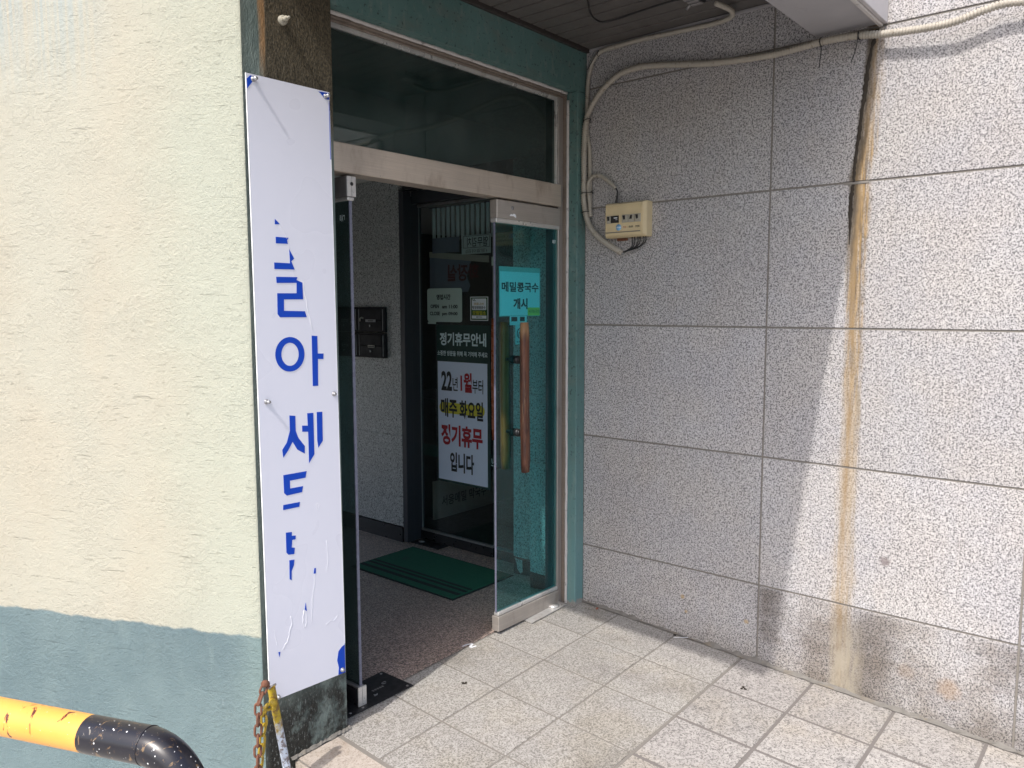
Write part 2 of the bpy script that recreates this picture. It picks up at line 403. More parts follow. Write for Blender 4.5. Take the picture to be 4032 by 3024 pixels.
# ------------------------------------------------------------------ materials
M = {}
M['wall'] = wall_granite()
M['crack'] = plain('crack_soot', (.032, .025, .018), .9)
M['grout'] = plain('grey_grout', (.20, .185, .165), .85, sc=60, bump=.4)
M['grout_dark'] = plain('dark_grout', (.17, .155, .145), .85, sc=60, bump=.4)
M['mortar'] = plain('cement_mortar', (.165, .155, .14), .9, var=.4, sc=30, bump=.8, dirt=((.20, .17, .13), 9, .55))
M['tile'] = granite('honed_floor_granite', (.440, .425, .398), (.360, .347, .322), (.165, .155, .138), 135, .47, .55, .8, vary=.13,
                    stain=[((.98, .95, .88), 3.2, .45, .7, .8), ((.84, .83, .84), 5.0, .5, .75, .7), ((.70, .67, .61), 2.6, .52, .70, .6), ((1.10, 1.10, 1.12), 1.7, .5, .66, .8)])
M['tile2'] = granite('coarse_floor_granite', (.445, .425, .40), (.362, .345, .325), (.125, .118, .112), 105, .45, .6, .75, vary=.14,
                     stain=[((.98, .94, .86), 2.6, .45, .7, .8), ((.62, .62, .66), 2.2, .56, .74, .75)])
M['kerb'] = granite('kerb_stone', (.44, .39, .34), (.39, .345, .295), (.25, .21, .175), 110, .42, .7, .6, stain=[((.75, .68, .6), 7., .5, .7, .7)])
M['lobby'] = granite('reddish_lobby_granite', (.60, .47, .40), (.43, .33, .275), (.11, .09, .085), 120, .49, .4, .9)
M['lobby_wall'] = granite('lobby_wall_granite', (.60, .61, .60), (.48, .49, .48), (.12, .12, .12), 110, .45, .35, .9)
M['skirt'] = plain('black_skirting', (.015, .014, .016), .35)
M['stucco'] = stucco('cream_and_blue_stucco', .445, R(-24.5))
M['teal'] = stucco('teal_paint', 0, 0, False)
M['pillar'] = pillar_mat()
M['steel'] = steel('brushed_steel'); M['steel_v'] = steel('brushed_steel_upright', brush=(300, 300, 4)); M['steel_w'] = steel('warm_bar_steel', (.60, .52, .44), .33); M['steel_j'] = steel('dark_jamb_steel', (.36, .33, .31), .38, brush=(300, 300, 4)); M['steel_h'] = steel('brownish_head_steel', (.27, .225, .19), .45)
M['steel_b'] = steel('bright_steel', (.68, .67, .65), .28)
M['steel_d'] = steel('dull_steel', (.30, .29, .29), .42)
M['caulk'] = plain('grey_sealant', (.50, .475, .46), .7, bump=.5, sc=40, dirt=((.2, .19, .18), 30, .60))
T = .47, .87, .90
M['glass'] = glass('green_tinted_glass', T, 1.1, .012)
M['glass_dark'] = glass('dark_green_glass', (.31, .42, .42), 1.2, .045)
M['glass_clear'] = glass('clear_glass', (.86, .90, .90), 1., .006)
M['glass_edge'] = plain('glass_edge', (.15, .16, .22), .25, var=.2)
M['board'] = plain('dark_ceiling_board', (.10, .092, .086), .5, sc=8, dirt=((.07, .06, .055), 7, .6))
M['trim'] = plain('brown_trim', (.035, .03, .027), .5)
M['fascia'] = plain('grey_fascia_metal', (.33, .32, .33), .45, sc=5, dirt=((.22, .21, .21), 6, .58))
M['fascia_w'] = plain('white_fascia_metal', (.47, .45, .46), .45, sc=6)
M['conduit'] = plain('ivory_conduit', (.37, .34, .29), .55, sc=50, dirt=((.17, .14, .10), 40, .58))
M['black'] = plain('black_plastic', (.012, .012, .013), .4)
M['blackmetal'] = plain('black_plate', (.014, .014, .016), .45, dirt=((.06, .055, .05), 25, .62))
M['ivory'] = plain('yellowed_plastic', (.60, .49, .30), .45, sc=20, dirt=((.34, .27, .17), 22, .66))
M['ivory2'] = plain('grey_breaker_plastic', (.36, .34, .28), .5, dirt=((.12, .10, .07), 80, .6))
M['paper'] = plain('white_paper', (.82, .83, .86), .7, var=.02)
M['paper_blue'] = plain('bluish_white_print', (.66, .71, .86), .6, var=.02); M['dim_print'] = plain('dull_blue_print', (.16, .18, .24), .6, var=.1)
M['notewhite'] = plain('note_paper', (.86, .88, .86), .8, var=.01)
M['noteyellow'] = plain('yellow_note_paper', (.95, .72, .12), .8, var=.02)
M['ink'] = plain('black_ink', (.012, .012, .016), .5)
M['ink_red'] = plain('red_ink', (.36, .008, .018), .5); M['ink_maroon'] = plain('maroon_ink', (.10, .004, .008), .5)
M['ink_gold'] = plain('gold_ink', (.45, .28, .05), .5)
M['ink_yel'] = plain('yellow_ink', (.62, .55, .04), .5, var=.03)
M['ink_pale'] = plain('pale_print', (.62, .74, .76), .5, var=.04)
M['greenboard'] = plain('dark_green_poster', (.006, .035, .028), .5)
M['greenedge'] = plain('green_sticker_print', (.03, .09, .015), .5)
M['hours'] = plain('pale_green_board', (.42, .52, .47), .6, var=.03)
M['signwhite'] = plain('white_sign_vinyl', (.70, .71, .80), .32, var=.015, sc=3, bump=.03)
M['signedge'] = plain('sign_edge', (.85, .85, .87), .4, var=.02)
M['blue'] = plain('blue_vinyl', (.004, .055, .44), .5, var=.08, sc=12, spec=.25)
M['zinc'] = plain('zinc_bolt', (.45, .455, .47), .35, .7)
M['mat'] = plain('green_mat_carpet', (.008, .10, .055), .95, var=.3, sc=140, bump=.6, dirt=((.02, .07, .05), 5, .6))
M['matdark'] = plain('mat_black_stripe', (.008, .018, .018), .95, sc=90)
M['darkframe'] = plain('dark_anodised_frame', (.035, .037, .045), .38)
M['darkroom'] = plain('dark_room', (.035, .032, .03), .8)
M['blind'] = plain('grey_blind', (.62, .70, .70), .7)
M['banner'] = plain('cream_banner', (.40, .38, .33), .7, dirt=((.5, .5, .48), 6, .62))
M['copper'] = plain('copper_handle', (.36, .085, .025), .3, .25)
M['mail'] = plain('black_mailbox', (.010, .010, .013), .55, spec=.25)
M['mailtag'] = plain('mailbox_tag', (.30, .30, .31), .4)
M['rust'] = plain('rusty_iron', (.15, .062, .036), .8, var=.35, sc=90, bump=.7, dirt=((.10, .045, .03), 60, .55))
M['chainyel'] = plain('worn_yellow_paint', (.38, .26, .02), .5, var=.25, sc=60, bump=.4, dirt=((.16, .09, .03), 45, .56))
M['asphalt'] = plain('asphalt', (.20, .195, .185), .9, var=.3, sc=60, bump=.8)
M['street'] = plain('concrete_pavement', (.46, .44, .41), .9, var=.2, sc=5, bump=.3)
M['blue_st'] = plain('blue_sticker', (.20, .42, .66), .5)
M['leaf'] = plain('dry_red_leaf', (.30, .10, .06), .8)
M['plaster'] = plain('dark_plaster', (.62, .61, .58), .8)

def wood_mat():
    m = Mat('worn_wooden_handle', .5)
    g = m.noise((55, 55, 7), 5., .65, .4); z = m.xyz()[2]
    c = m.mix(m.clampm(g, .3, .7), (.040, .013, .010), (.145, .055, .028))
    c = m.mix(m.clampm(m.noise((140, 140, 5), 4., .7), .57, .66, 0., .85), c, (.30, .20, .12))
    c = m.mix(m.clampm(m.math('ADD', z, m.math('MULTIPLY', g, .06)), 1.46, 1.53, 0., .85), c, (.33, .19, .09))
    m.col(c); m.bump(g, .3, .001); return m.m
M['wood'] = wood_mat()
M['wood2'] = plain('back_wooden_handle', (.42, .085, .018), .5, var=.3, sc=20)

def pipe_paint(kind):
    m = Mat(kind+'_pipe_paint', .3)
    if kind == 'yellow':
        c = m.mix(m.noise(6, 3.), (.74, .33, .055), (.80, .40, .085))
        c = m.mix(m.clampm(m.noise((18, 22, 9), 4., .6, 1.0), .60, .64), c, (.10, .022, .012))
        c = m.mix(m.ramp(m.noise(160, 2.), (.72, 0.), (.74, .8)), c, (.8, .75, .65))
        m.rough(.42)
    else:
        c = m.mix(m.noise(9, 3.), (.008, .008, .012), (.018, .017, .024))
        c = m.mix(m.clampm(m.noise((26, 40, 26), 5., .7, 1.2), .58, .64, 0., .85), c, (.22, .14, .07))
        c = m.mix(m.ramp(m.noise((150, 30, 60), 3., .6, 1.), (.71, 0.), (.73, .6)), c, (.30, .27, .22))
        v = m.n('ShaderNodeTexVoronoi'); m.L(m.mp(70), v.inputs[0]); v.inputs['Scale'].default_value = 1.
        sp = m.math('MULTIPLY', m.ramp(v.outputs['Distance'], (.13, 1.), (.17, 0.)), m.ramp(m.noise(40, 2.), (.50, 0.), (.52, 1.)))
        c = m.mix(sp, c, (.65, .66, .66)); m.rough(.3)
    m.col(c); m.bump(m.noise(60, 3.), .12, .001); return m.m
M['pipe_y'] = pipe_paint('yellow'); M['pipe_b'] = pipe_paint('black')
def post_mat():
    m = Mat('flaking_post_paint', .5); z = m.xyz()[2]
    c = m.mix(m.ramp(m.noise((60, 60, 45), 4., .6, .6), (.52, 0.), (.56, 1.)), (.52, .58, .68), (.20, .175, .18))
    f = m.clampm(m.math('ADD', z, m.math('MULTIPLY_ADD', m.noise(38, 4., .6), .22, -.11)), .135, .205)
    c = m.mix(f, c, m.mix(m.clampm(m.noise(50, 4.), .42, .62), (.42, .30, .015), (.20, .12, .03)))
    m.col(c); m.bump(m.noise(60, 4.), .4, .0015); return m.m
M['post'] = post_mat()

# ------------------------------------------------------------------ setting: street, entrance floor
bm = bmesh.new(); poly(bm, [(-60, -60, -.34), (60, -60, -.34), (60, 60, -.34), (-60, 60, -.34)], (0, 0, 1))
obj('street_ground', bm, M['asphalt'], kind='structure')
bm = bmesh.new(); box(bm, -7.0, -1.86, -9.0, 1.2, -.36, -.26)
obj('pavement', bm, M['street'], kind='structure')

XS = [-1.64, -1.3135, -.9858, -.6533, -.3294, -.012]
YS = [.112, -.2372, -.5734, -.9201, -1.2532, -1.5891, -1.9243, -2.26, -2.595, -2.93]
def sheet(bm, x0, x1, y0, y1, dz, depth, bev=.0):
    p = [(x0, y0), (x1, y0), (x1, y1), (x0, y1)]
    t = [bm.verts.new((x, y, fz(x, y)+dz)) for x, y in p]; b = [bm.verts.new((x, y, fz(x, y)+dz-depth)) for x, y in p]
    fs = [bm.faces.new(t), bm.faces.new(b[::-1])]
    for i in range(4): fs.append(bm.faces.new([b[i], b[(i+1) % 4], t[(i+1) % 4], t[i]]))
    bmesh.ops.recalc_face_normals(bm, faces=fs)
    if bev: bmesh.ops.bevel(bm, geom=list({e for v in t for e in v.link_edges if e.other_vert(v) in t}), offset=bev, segments=2, affect='EDGES')
    return bm
bm = bmesh.new(); sheet(bm, -1.835, -.0, -3.3, .118, -.0004, .30)
floor = obj('entrance_floor', bm, M['grout'], kind='structure')
for j in range(len(YS)-1):
    for i in range(len(XS)-1):
        coarse = j >= 3
        gx = .0075 if coarse else .0046; gy = .0066 if coarse else .0040
        if coarse and j == 3: pass
        x0, x1 = XS[i]+gx, XS[i+1]-gx; y1, y0 = YS[j]-gy, YS[j+1]+gy
        if j == 2: y0 = YS[j+1]+.007
        d = random.uniform(-.0010, .0010)+(.001 if coarse else .0004)
        bm = bmesh.new(); sheet(bm, x0, x1, y0, y1, d+.0015, .02, .0018 if coarse else .001)
        bmesh.ops.rotate(bm, verts=bm.verts, cent=((x0+x1)/2, (y0+y1)/2, fz(x0, y0)), matrix=Matrix.Rotation(random.uniform(-.0015, .0015), 3, 'Z'))
        obj('tile', bm, M['tile2'] if coarse else M['tile'], floor)
# darker bedding showing in the wide joints further out
bm = bmesh.new(); sheet(bm, XS[0], XS[-1], -3.3, YS[3]-.004, .0002, .002)
obj('joint_filler', bm, M['grout_dark'], floor)
# kerb stones along the left side of the entrance floor
yy = 0.0
for L_ in (.62, .75, .8, .8):
    bm = bmesh.new(); sheet(bm, -1.842, -1.647, yy-L_+.004, yy-.004, .003, .30, .010)
    obj('kerb_stone', bm, M['kerb'], floor); yy -= L_
# cement fillets along the two walls
random.seed(3)
bm = bmesh.new(); n = 90; rows = []
for i in range(n+1):
    y = .0-2.6*i/n; wv = .005+.012*random.random()**2+(.012 if -1.7 < y < -.9 else 0)*random.random(); h = .006+.016*random.random()**2
    if -.35 > y > -.75: h *= .4; wv *= .6
    rows.append([bm.verts.new((-wv-.006, y, fz(0, y)+.0035)), bm.verts.new((-wv*.5, y, fz(0, y)+h*.75)), bm.verts.new((.002, y, fz(0, y)+h+.004))])
for a, b in zip(rows, rows[1:]):
    for k in range(2): bm.faces.new([a[k], a[k+1], b[k+1], b[k]])
bmesh.ops.recalc_face_normals(bm, faces=bm.faces)
for f in bm.faces:
    if f.normal.z < 0: f.normal_flip()
obj('cement_fillet', bm, M['mortar'], floor)
bm = bmesh.new(); rows = []
for i in range(31):
    x = -1.86+.27*i/30; wv = .004+.008*random.random(); h = .004+.006*random.random()
    rows.append([bm.verts.new((x, -wv-.005, fz(x, 0)+.006)), bm.verts.new((x, -.004, fz(x, 0)+h+.006)), bm.verts.new((x, .01, fz(x, 0)+h+.006))])
for a, b in zip(rows, rows[1:]):
    for k in range(2): bm.faces.new([a[k], b[k], b[k+1], a[k+1]])
obj('cement_fillet', bm, M['mortar'], floor)

# ------------------------------------------------------------------ lobby floor
lobby = obj('lobby_floor', B(-1.75, .32, .12, 3.5, -.12, -.058), M['grout_dark'], kind='structure')
lx = [-1.70, -1.11, -.51, .09, .30]; ly = [.120, .65, 1.25, 1.85, 2.45, 3.05, 3.45]
for i in range(4):
    for j in range(6):
        x0, x1, y0, y1 = lx[i]+.001, lx[i+1]-.001, ly[j]+.001, ly[j+1]-.001
        bm = bmesh.new()
        p = [(x0, y0), (x1, y0), (x1, y1), (x0, y1)]
        zt = lambda x, y: -.025 + (fz(x, .12)+.025)*max(0, 1-(y-.12)/.53)
        t = [bm.verts.new((x, y, zt(x, y))) for x, y in p]; b = [bm.verts.new((x, y, -.075)) for x, y in p]
        fs = [bm.faces.new(t), bm.faces.new(b[::-1])]+[bm.faces.new([b[k], b[(k+1) % 4], t[(k+1) % 4], t[k]]) for k in range(4)]
        bmesh.ops.recalc_face_normals(bm, faces=fs)
        obj('floor_slab', bm, M['lobby'], lobby)

# ------------------------------------------------------------------ granite side wall
gw = thing('granite_wall', 'speckled grey granite clad wall with a long rust streak, right of the entrance', 'wall', (0, -1.5, 0))
obj('wall_core', B(.018, .25, -3.4, .0, -.30, 5.0), M['grout'], gw)
obj('wall_return', B(.0005, .25, .0005, .170, -.30, 5.0), M['grout'], gw)
zr = [-.30, .320, .9195, 1.5068, 2.1077, 2.7079, 3.309, 3.91, 4.51]
yc = [0., -.986, -2.0077, -3.03]
for i in range(len(zr)-1):
    for j in range(3):
        g = .0042
        obj('granite_panel', B(.0, .03, yc[j]-(g if j else 0), yc[j+1]+g, zr[i]+g, zr[i+1]-g, bev=.0012), M['wall'], gw)
# grout strips a little behind the faces
bm = bmesh.new()
for z in zr[1:-1]: box(bm, .0045, .02, -3.03, 0, z-.004, z+.004)
for y in yc[1:3]: box(bm, .0048, .02, y-.004, y+.004, -.3, 4.5)
obj('joint_grout', bm, M['grout'], gw)
# open vertical crack, ragged and soot black
random.seed(11)
cr = [(-1.408, 2.70), (-1.399, 2.665), (-1.386, 2.621), (-1.377, 2.563), (-1.373, 2.51), (-1.367, 2.439), (-1.358, 2.374), (-1.352, 2.302), (-1.345, 2.236), (-1.339, 2.163), (-1.338, 2.114), (-1.332, 2.06), (-1.330, 2.01), (-1.330, 1.929), (-1.331, 1.84)]
wd = [.010, .012, .009, .010, .013, .013, .009, .011, .010, .008, .007, .012, .012, .007, .001]
bm = bmesh.new(); prev = None
fine = []
for k in range(len(cr)-1):
    for s in range(6):
        t = s/6; fine.append((cr[k][0]*(1-t)+cr[k+1][0]*t, cr[k][1]*(1-t)+cr[k+1][1]*t, wd[k]*(1-t)+wd[k+1]*t))
for (y, z, wv) in fine:
    wl = wv*(.7+.6*random.random())*.72; wr = wv*(.6+.8*random.random())*.72
    cur = [bm.verts.new((-.0008, y+wl, z)), bm.verts.new((-.0022, y, z)), bm.verts.new((-.0008, y-wr, z))]
    if prev:
        for q in range(2): bm.faces.new([prev[q], prev[q+1], cur[q+1], cur[q]])
    prev = cur
bmesh.ops.recalc_face_normals(bm, faces=bm.faces)
obj('crack', bm, M['crack'], gw)
obj('sealant_patch', B(-.0028, .004, -1.40, -1.30, 2.098, 2.109, bev=.002), M['grout'], gw)

# ------------------------------------------------------------------ painted corner building
pb = thing('painted_building', 'painted stucco building, cream over blue on the side and dark teal round the glass entrance', 'building', (-1.9, .3, 0))
th = R(24.5); t2 = Vector((-math.sin(th), math.cos(th), 0)); nrm = Vector((-math.cos(th), -math.sin(th), 0))
c0 = Vector((-1.966, 0, 0))
bm = bmesh.new()
# side wall with a softly rounded corner
prof = []
prof.append(c0+t2*4.0); prof.append(c0+t2*.03)
for k in range(1, 6):
    a = k/6; p = (c0+t2*.03)*(1-a)**2+c0*2*a*(1-a)+(c0+Vector((.006, 0, 0)))*a*a; prof.append(p)
prof.append(c0+Vector((.006, 0, 0)))
lo = [bm.verts.new((p.x, p.y, -.34)) for p in prof]; hi = [bm.verts.new((p.x, p.y, 4.6)) for p in prof]
for k in range(len(prof)-1):
    f = bm.faces.new([lo[k], lo[k+1], hi[k+1], hi[k]]); f.smooth = True
bmesh.ops.recalc_face_normals(bm, faces=bm.faces)
for f in bm.faces:
    if f.normal.dot(nrm) < 0: f.normal_flip()
obj('side_wall', bm, M['stucco'], pb)
bm = bmesh.new(); prism(bm, [(-1.961, .0, -.34), (-1.6, .0, -.34), (-1.6, .16, -.34), (-1.95, .16, -.34)], (0, 0, 4.94))
obj('pillar', bm, M['pillar'], pb)
obj('inner_pier', B(-1.95, -1.60, .17, .30, -.1, 4.6), M['plaster'], pb)
obj('lintel', B(-1.6, -.0005, .0, .17, 2.690, 4.6), M['teal'], pb)
bm = B(-.074, -.0008, -.0, .17, -.03, 2.6895, bev=.004, seg=2); obj('door_reveal', bm, M['teal'], pb)
bm = B(-1.574, -1.50, .012, .06, 2.712, 2.76, bev=.006); obj('bracket', bm, M['caulk'], pb)
bm = bmesh.new(); cyl(bm, (-1.805, .004, 2.573), (-1.805, -.012, 2.573), .016); cyl(bm, (-1.805, -.012, 2.573), (-1.805, -.03, 2.575), .0085); cyl(bm, (-1.805, -.03, 2.575), (-1.803, -.044, 2.576), .0055, r2=.004)
obj('anchor_bolt', bm, M['ivory2'], pb, label='protruding anchor bolt on the stained pillar top')

# ------------------------------------------------------------------ canopy over the entrance
cp = thing('canopy', 'entrance canopy with dark boarded underside and a grey metal edge beam', 'canopy', (-1.1, -.7, 2.9))
x = -.004; k = 0
while x > -2.28:
    x1 = x-.0925 if k else x-.104
    obj('ceiling_board', B(x1+.0055, x-.0055, -1.16, -.024 if x1 > -1.96 else -.24, 2.902-(0), 2.914, bev=.002), M['board'], cp); x = x1; k += 1
obj('deck', B(-1.95, -.0005, -1.43, -.0005, 2.925, 3.02), M['black'], cp)
obj('deck', B(-2.3, -1.9505, -1.43, -.24, 2.925, 3.02), M['black'], cp)  # unseen left end, set back so its shadow misses the cream wall
obj('edge_trim', B(-1.95, -.004, -.022, -.001, 2.885, 2.922, bev=.002), M['trim'], cp)
obj('wall_trim', B(-.014, -.0006, -1.155, -.024, 2.888, 2.9015, bev=.002), M['fascia'], cp)
obj('edge_beam', B(-2.3, -.0012, -1.412, -1.165, 2.716, 3.02, bev=.003), M['fascia'], cp)
obj('drip_rail', B(-2.3, -.0012, -1.4285, -1.4125, 2.704, 2.735, bev=.002), M['caulk'], cp)
obj('front_fascia', B(-2.3, -.0012, -1.445, -1.429, 2.712, 3.06, bev=.002), M['fascia_w'], cp)
obj('side_fascia', B(-2.315, -2.301, -1.445, -.24, 2.70, 3.06, bev=.002), M['fascia_w'], cp)
# loose black cable and a small junction block under the boards
tubepts = [(-.651, -.52, 2.899), (-.651, -.46, 2.88), (-.583, -.416, 2.87), (-.509, -.371, 2.87), (-.436, -.341, 2.87), (-.371, -.343, 2.868), (-.35, -.41, 2.872), (-.345, -.517, 2.88), (-.338, -.671, 2.888), (-.332, -.733, 2.885)]
solo('loose_cable', tube(bmesh.new(), catmull(tubepts, 6), .0045, 8), M['black'], 'black cable hanging in a loop below the dark ceiling boards', 'cable', (-.5, -.45, 2.88))
jb = thing('junction_block', 'small black terminal block fixed under the dark canopy ceiling', 'terminal block', (-.32, -.76, 2.9))
obj('housing', B(-.385, -.275, -.80, -.735, 2.868, 2.900, bev=.004), M['black'], jb)
bm = bmesh.new()
for k in range(3): box(bm, -.372+k*.033, -.352+k*.033, -.793, -.742, 2.862, 2.8685, bev=.002)
cyl(bm, (-.292, -.735, 2.872), (-.285, -.715, 2.858), .006)
obj('terminal', bm, M['steel_d'], jb)

# ------------------------------------------------------------------ stainless door frame with transom
df = thing('door_frame', 'brushed steel entrance frame with a dark green glass transom', 'door frame', (-.85, .1, 0))
obj('right_jamb', B(-.122, -.0835, .085, .112, -.035, 2.664, bev=.002), M['steel_j'], df)
obj('jamb_return', B(-.126, -.0835, .1123, .165, -.035, 2.664, bev=.002), M['darkframe'], df)
obj('right_stop', B(-.0832, -.0745, .066, .165, -.035, 2.688, bev=.0015), M['steel_h'], df)
obj('left_jamb', B(-1.598, -1.545, .085, .165, -.05, 2.664, bev=.002), M['steel_v'], df)
obj('head', B(-1.598, -.0835, .085, .165, 2.6645, 2.688, bev=.002), M['steel_h'], df)
obj('head_stop', B(-1.598, -.0835, .068, .0845, 2.672, 2.689, bev=.002), M['steel_h'], df)
obj('transom_bar', B(-1.598, -.131, .060, .150, 2.112, 2.222, bev=.003), M['steel_w'], df)
obj('glazing_bead', B(-1.545, -.1225, .092, .118, 2.648, 2.6643, bev=.001), M['steel_b'], df)
obj('glazing_bead', B(-.1345, -.1222, .092, .118, 2.2225, 2.6478, bev=.001), M['steel_b'], df)
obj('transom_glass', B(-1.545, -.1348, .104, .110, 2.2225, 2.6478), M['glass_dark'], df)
bm = bmesh.new()
random.seed(5)
tube(bm, [(-.079+random.uniform(-.0008, .0008), .0585+random.uniform(-.001, .001), -.02+i*.03) for i in range(90)], lambda i: .0075+random.uniform(-.001, .0012), 8)
tube(bm, [(-1.59+i*.03, .0585+random.uniform(-.001, .001), 2.6845+random.uniform(-.0008, .0008)) for i in range(51)], lambda i: .0075+random.uniform(-.001, .0012), 8)
obj('sealant_bead', bm, M['caulk'], df)

def leaf_rails(t, x0, x1, y0, y1, along):
    pass
# closed right leaf
rd = thing('glass_door', 'green tinted glass door leaf, closed, with a wooden pull handle and steel rails', 'door', (-.365, .098, 0), 'green glass entrance doors')
obj('glass', B(-.605, -.120, .0935, .1035, .098, 2.005, mi=0), M['glass'], rd)
bm = bmesh.new(); box(bm, -.6075, -.6052, .0932, .1038, .096, 2.0)
obj('glass_edge', bm, M['glass_edge'], rd)
tr_ = obj('top_rail', B(-.612, -.1185, .076, .121, 2.018, 2.104, bev=.0025), M['steel'], rd)
obj('rail_lip', B(-.614, -.1185, .0795, .1175, 1.998, 2.0178, bev=.002), M['steel_b'], tr_)
bm = bmesh.new(); cyl(bm, (-.500, .0765, 2.072), (-.500, .0735, 2.072), .0095, 20); box(bm, -.5012, -.4988, .0728, .0738, 2.064, 2.080)
obj('lock_cylinder', bm, M['steel_d'], tr_)
random.seed(8)
bm = bmesh.new(); prism(bm, [(-.522, .0758, 2.035), (-.512, .0758, 2.043), (-.500, .0758, 2.041), (-.490, .0758, 2.047), (-.478, .0758, 2.043), (-.472, .0758, 2.032), (-.478, .0758, 2.027), (-.488, .0758, 2.034), (-.502, .0758, 2.035), (-.514, .0758, 2.033)], (0, -.0008, 0))
obj('sticker_residue', bm, M['paper'], tr_)
br_ = obj('bottom_rail', B(-.612, -.1185, .076, .121, .002, .078, bev=.0025), M['steel'], rd)
obj('rail_lip', B(-.606, -.1185, .083, .114, .0782, .098, bev=.004), M['steel_b'], br_)
def handle_bar(cx, cy, z0, z1, w_, d_, mat, parent, nm='handle', tilt=.008):
    bm = bmesh.new(); n_ = 14; rings = []
    for i in range(n_+1):
        t = i/n_; z = z0+(z1-z0)*t; s = .86 if i in (0, n_) else 1.
        ox = tilt*(.5-t)+.0015*math.sin(t*9); r = []
        for k in range(10):
            a = 2*math.pi*k/10
            cx_ = math.copysign(abs(math.cos(a))**.55, math.cos(a)); sy_ = math.copysign(abs(math.sin(a))**.55, math.sin(a))
            r.append(bm.verts.new((cx+ox+cx_*w_*s/2, cy+sy_*d_*s/2, z)))
        rings.append(r)
    for a, b in zip(rings, rings[1:]):
        for k in range(10): bm.faces.new([a[k], a[(k+1) % 10], b[(k+1) % 10], b[k]])
    bm.faces.new(rings[0][::-1]); bm.faces.new(rings[-1])
    bmesh.ops.recalc_face_normals(bm, faces=bm.faces)
    return obj(nm, bm, mat, parent, smooth=True)
h1 = handle_bar(-.4615, .032, .786, 1.526, .048, .034, M['wood'], rd)
h2 = handle_bar(-.4550, .168, .784, 1.525, .048, .034, M['wood2'], rd, tilt=.004)
for z in (1.342, .980):
    bm = bmesh.new(); cyl(bm, (-.459, .046, z), (-.459, .060, z), .008); cyl(bm, (-.459, .060, z), (-.459, .068, z), .012, r2=.019); cyl(bm, (-.459, .068, z), (-.459, .0925, z), .020, 18)
    cyl(bm, (-.459, .1045, z), (-.459, .122, z), .020, 18); cyl(bm, (-.459, .122, z), (-.459, .154, z), .008)
    obj('handle_mount', bm, M['black'], rd)
text('ㄹAㄱ', 'y', .0932, -.162, -.136, 1.925, 1.945, M['ink_pale'], rd, .03, name='glass_mark')

# open left leaf, swung inward
ld = thing('glass_door', 'dark green glass door leaf swung open into the lobby beside the white sign', 'door', (-1.46, .5, 0), 'green glass entrance doors')
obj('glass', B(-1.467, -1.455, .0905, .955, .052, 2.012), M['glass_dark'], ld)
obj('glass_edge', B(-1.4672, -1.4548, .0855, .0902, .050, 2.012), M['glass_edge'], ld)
tr_ = obj('top_rail', B(-1.482, -1.440, .082, .955, 2.027, 2.104, bev=.002), M['steel_d'], ld)
obj('end_cap', B(-1.482, -1.4618, .076, .0822, 2.027, 2.104, bev=.001), M['steel_b'], tr_)
obj('end_cap', B(-1.4602, -1.440, .076, .0822, 2.027, 2.104, bev=.001), M['steel_b'], tr_)
obj('rail_lip', B(-1.477, -1.445, .082, .955, 2.012, 2.0268, bev=.003), M['steel_b'], tr_)
bm = bmesh.new(); cyl(bm, (-1.461, .0752, 2.075), (-1.461, .078, 2.075), .0075, 14); obj('screw_hole', bm, M['black'], tr_)
br_ = obj('bottom_rail', B(-1.482, -1.440, .082, .955, -.034, .036, bev=.002), M['skirt'], ld)
obj('end_cap', B(-1.482, -1.4618, .076, .0822, -.034, .048, bev=.001), M['steel_b'], br_)
obj('end_cap', B(-1.4602, -1.440, .076, .0822, -.034, .048, bev=.001), M['steel_b'], br_)
obj('rail_lip', B(-1.477, -1.445, .082, .955, .0362, .050, bev=.003), M['steel_d'], br_)
text('ㄹAㄱ', 'x', -1.4671, .145, .115, 1.935, 1.962, M['ink_pale'], ld, .03, name='glass_mark')

# floor plates over the hinges
def plate(pts, mat, label, bits):
    c = sum((Vector((p[0], p[1], 0)) for p in pts), Vector())/4
    t = thing('floor_hinge_plate', label, 'floor plate', (c.x, c.y, fz(c.x, c.y)), 'hinge cover plates at the doors')
    bm = bmesh.new(); prism(bm, [(x, y, fz(x, min(y, .12))+.006) for x, y in pts], (0, 0, .0035)); obj('cover_plate', bm, mat, t)
    for (x, y, r) in bits:
        bm = bmesh.new(); z = fz(x, min(y, .12))+.0095; cyl(bm, (x, y, z-.001), (x, y, z+.0012), r, 12); obj('screw', bm, M['steel_d'], t)
    return t
lp = plate([(-1.553, .052), (-1.214, .040), (-1.222, .238), (-1.553, .236)], M['blackmetal'], 'black metal hinge cover plate on the floor under the open door', [(-1.53, .07, .006), (-1.235, .055, .006), (-1.24, .222, .006), (-1.47, .065, .006), (-1.53, .10, .006)])
for (x0, y0, s_) in ((-1.330, .128, 0),):
    zc = fz(-1.33, .12)+.0108
    bm = bmesh.new()
    for k in range(5): box(bm, -1.365+k*.013, -1.357+k*.013, .125, .137, zc-.001, zc)
    tube(bm, [(-1.285+.011*math.cos(a/8*5.2), .150+.008*math.sin(a/8*5.2), zc) for a in range(9)], .0012, 5)
    obj('stamped_marks', bm, M['steel_d'], lp)
bm = bmesh.new(); prism(bm, [(-1.388, .088, zc-.001), (-1.370, .090, zc-.001), (-1.362, .100, zc-.001), (-1.375, .097, zc-.001), (-1.381, .104, zc-.001)], (0, 0, .0014)); obj('paint_fleck', bm, M['zinc'], lp)
rp = plate([(-.412, .030), (-.112, .030), (-.104, .118), (-.402, .118)], M['steel_b'], 'bare steel hinge cover plate at the foot of the closed door', [(-.135, .045, .004)])
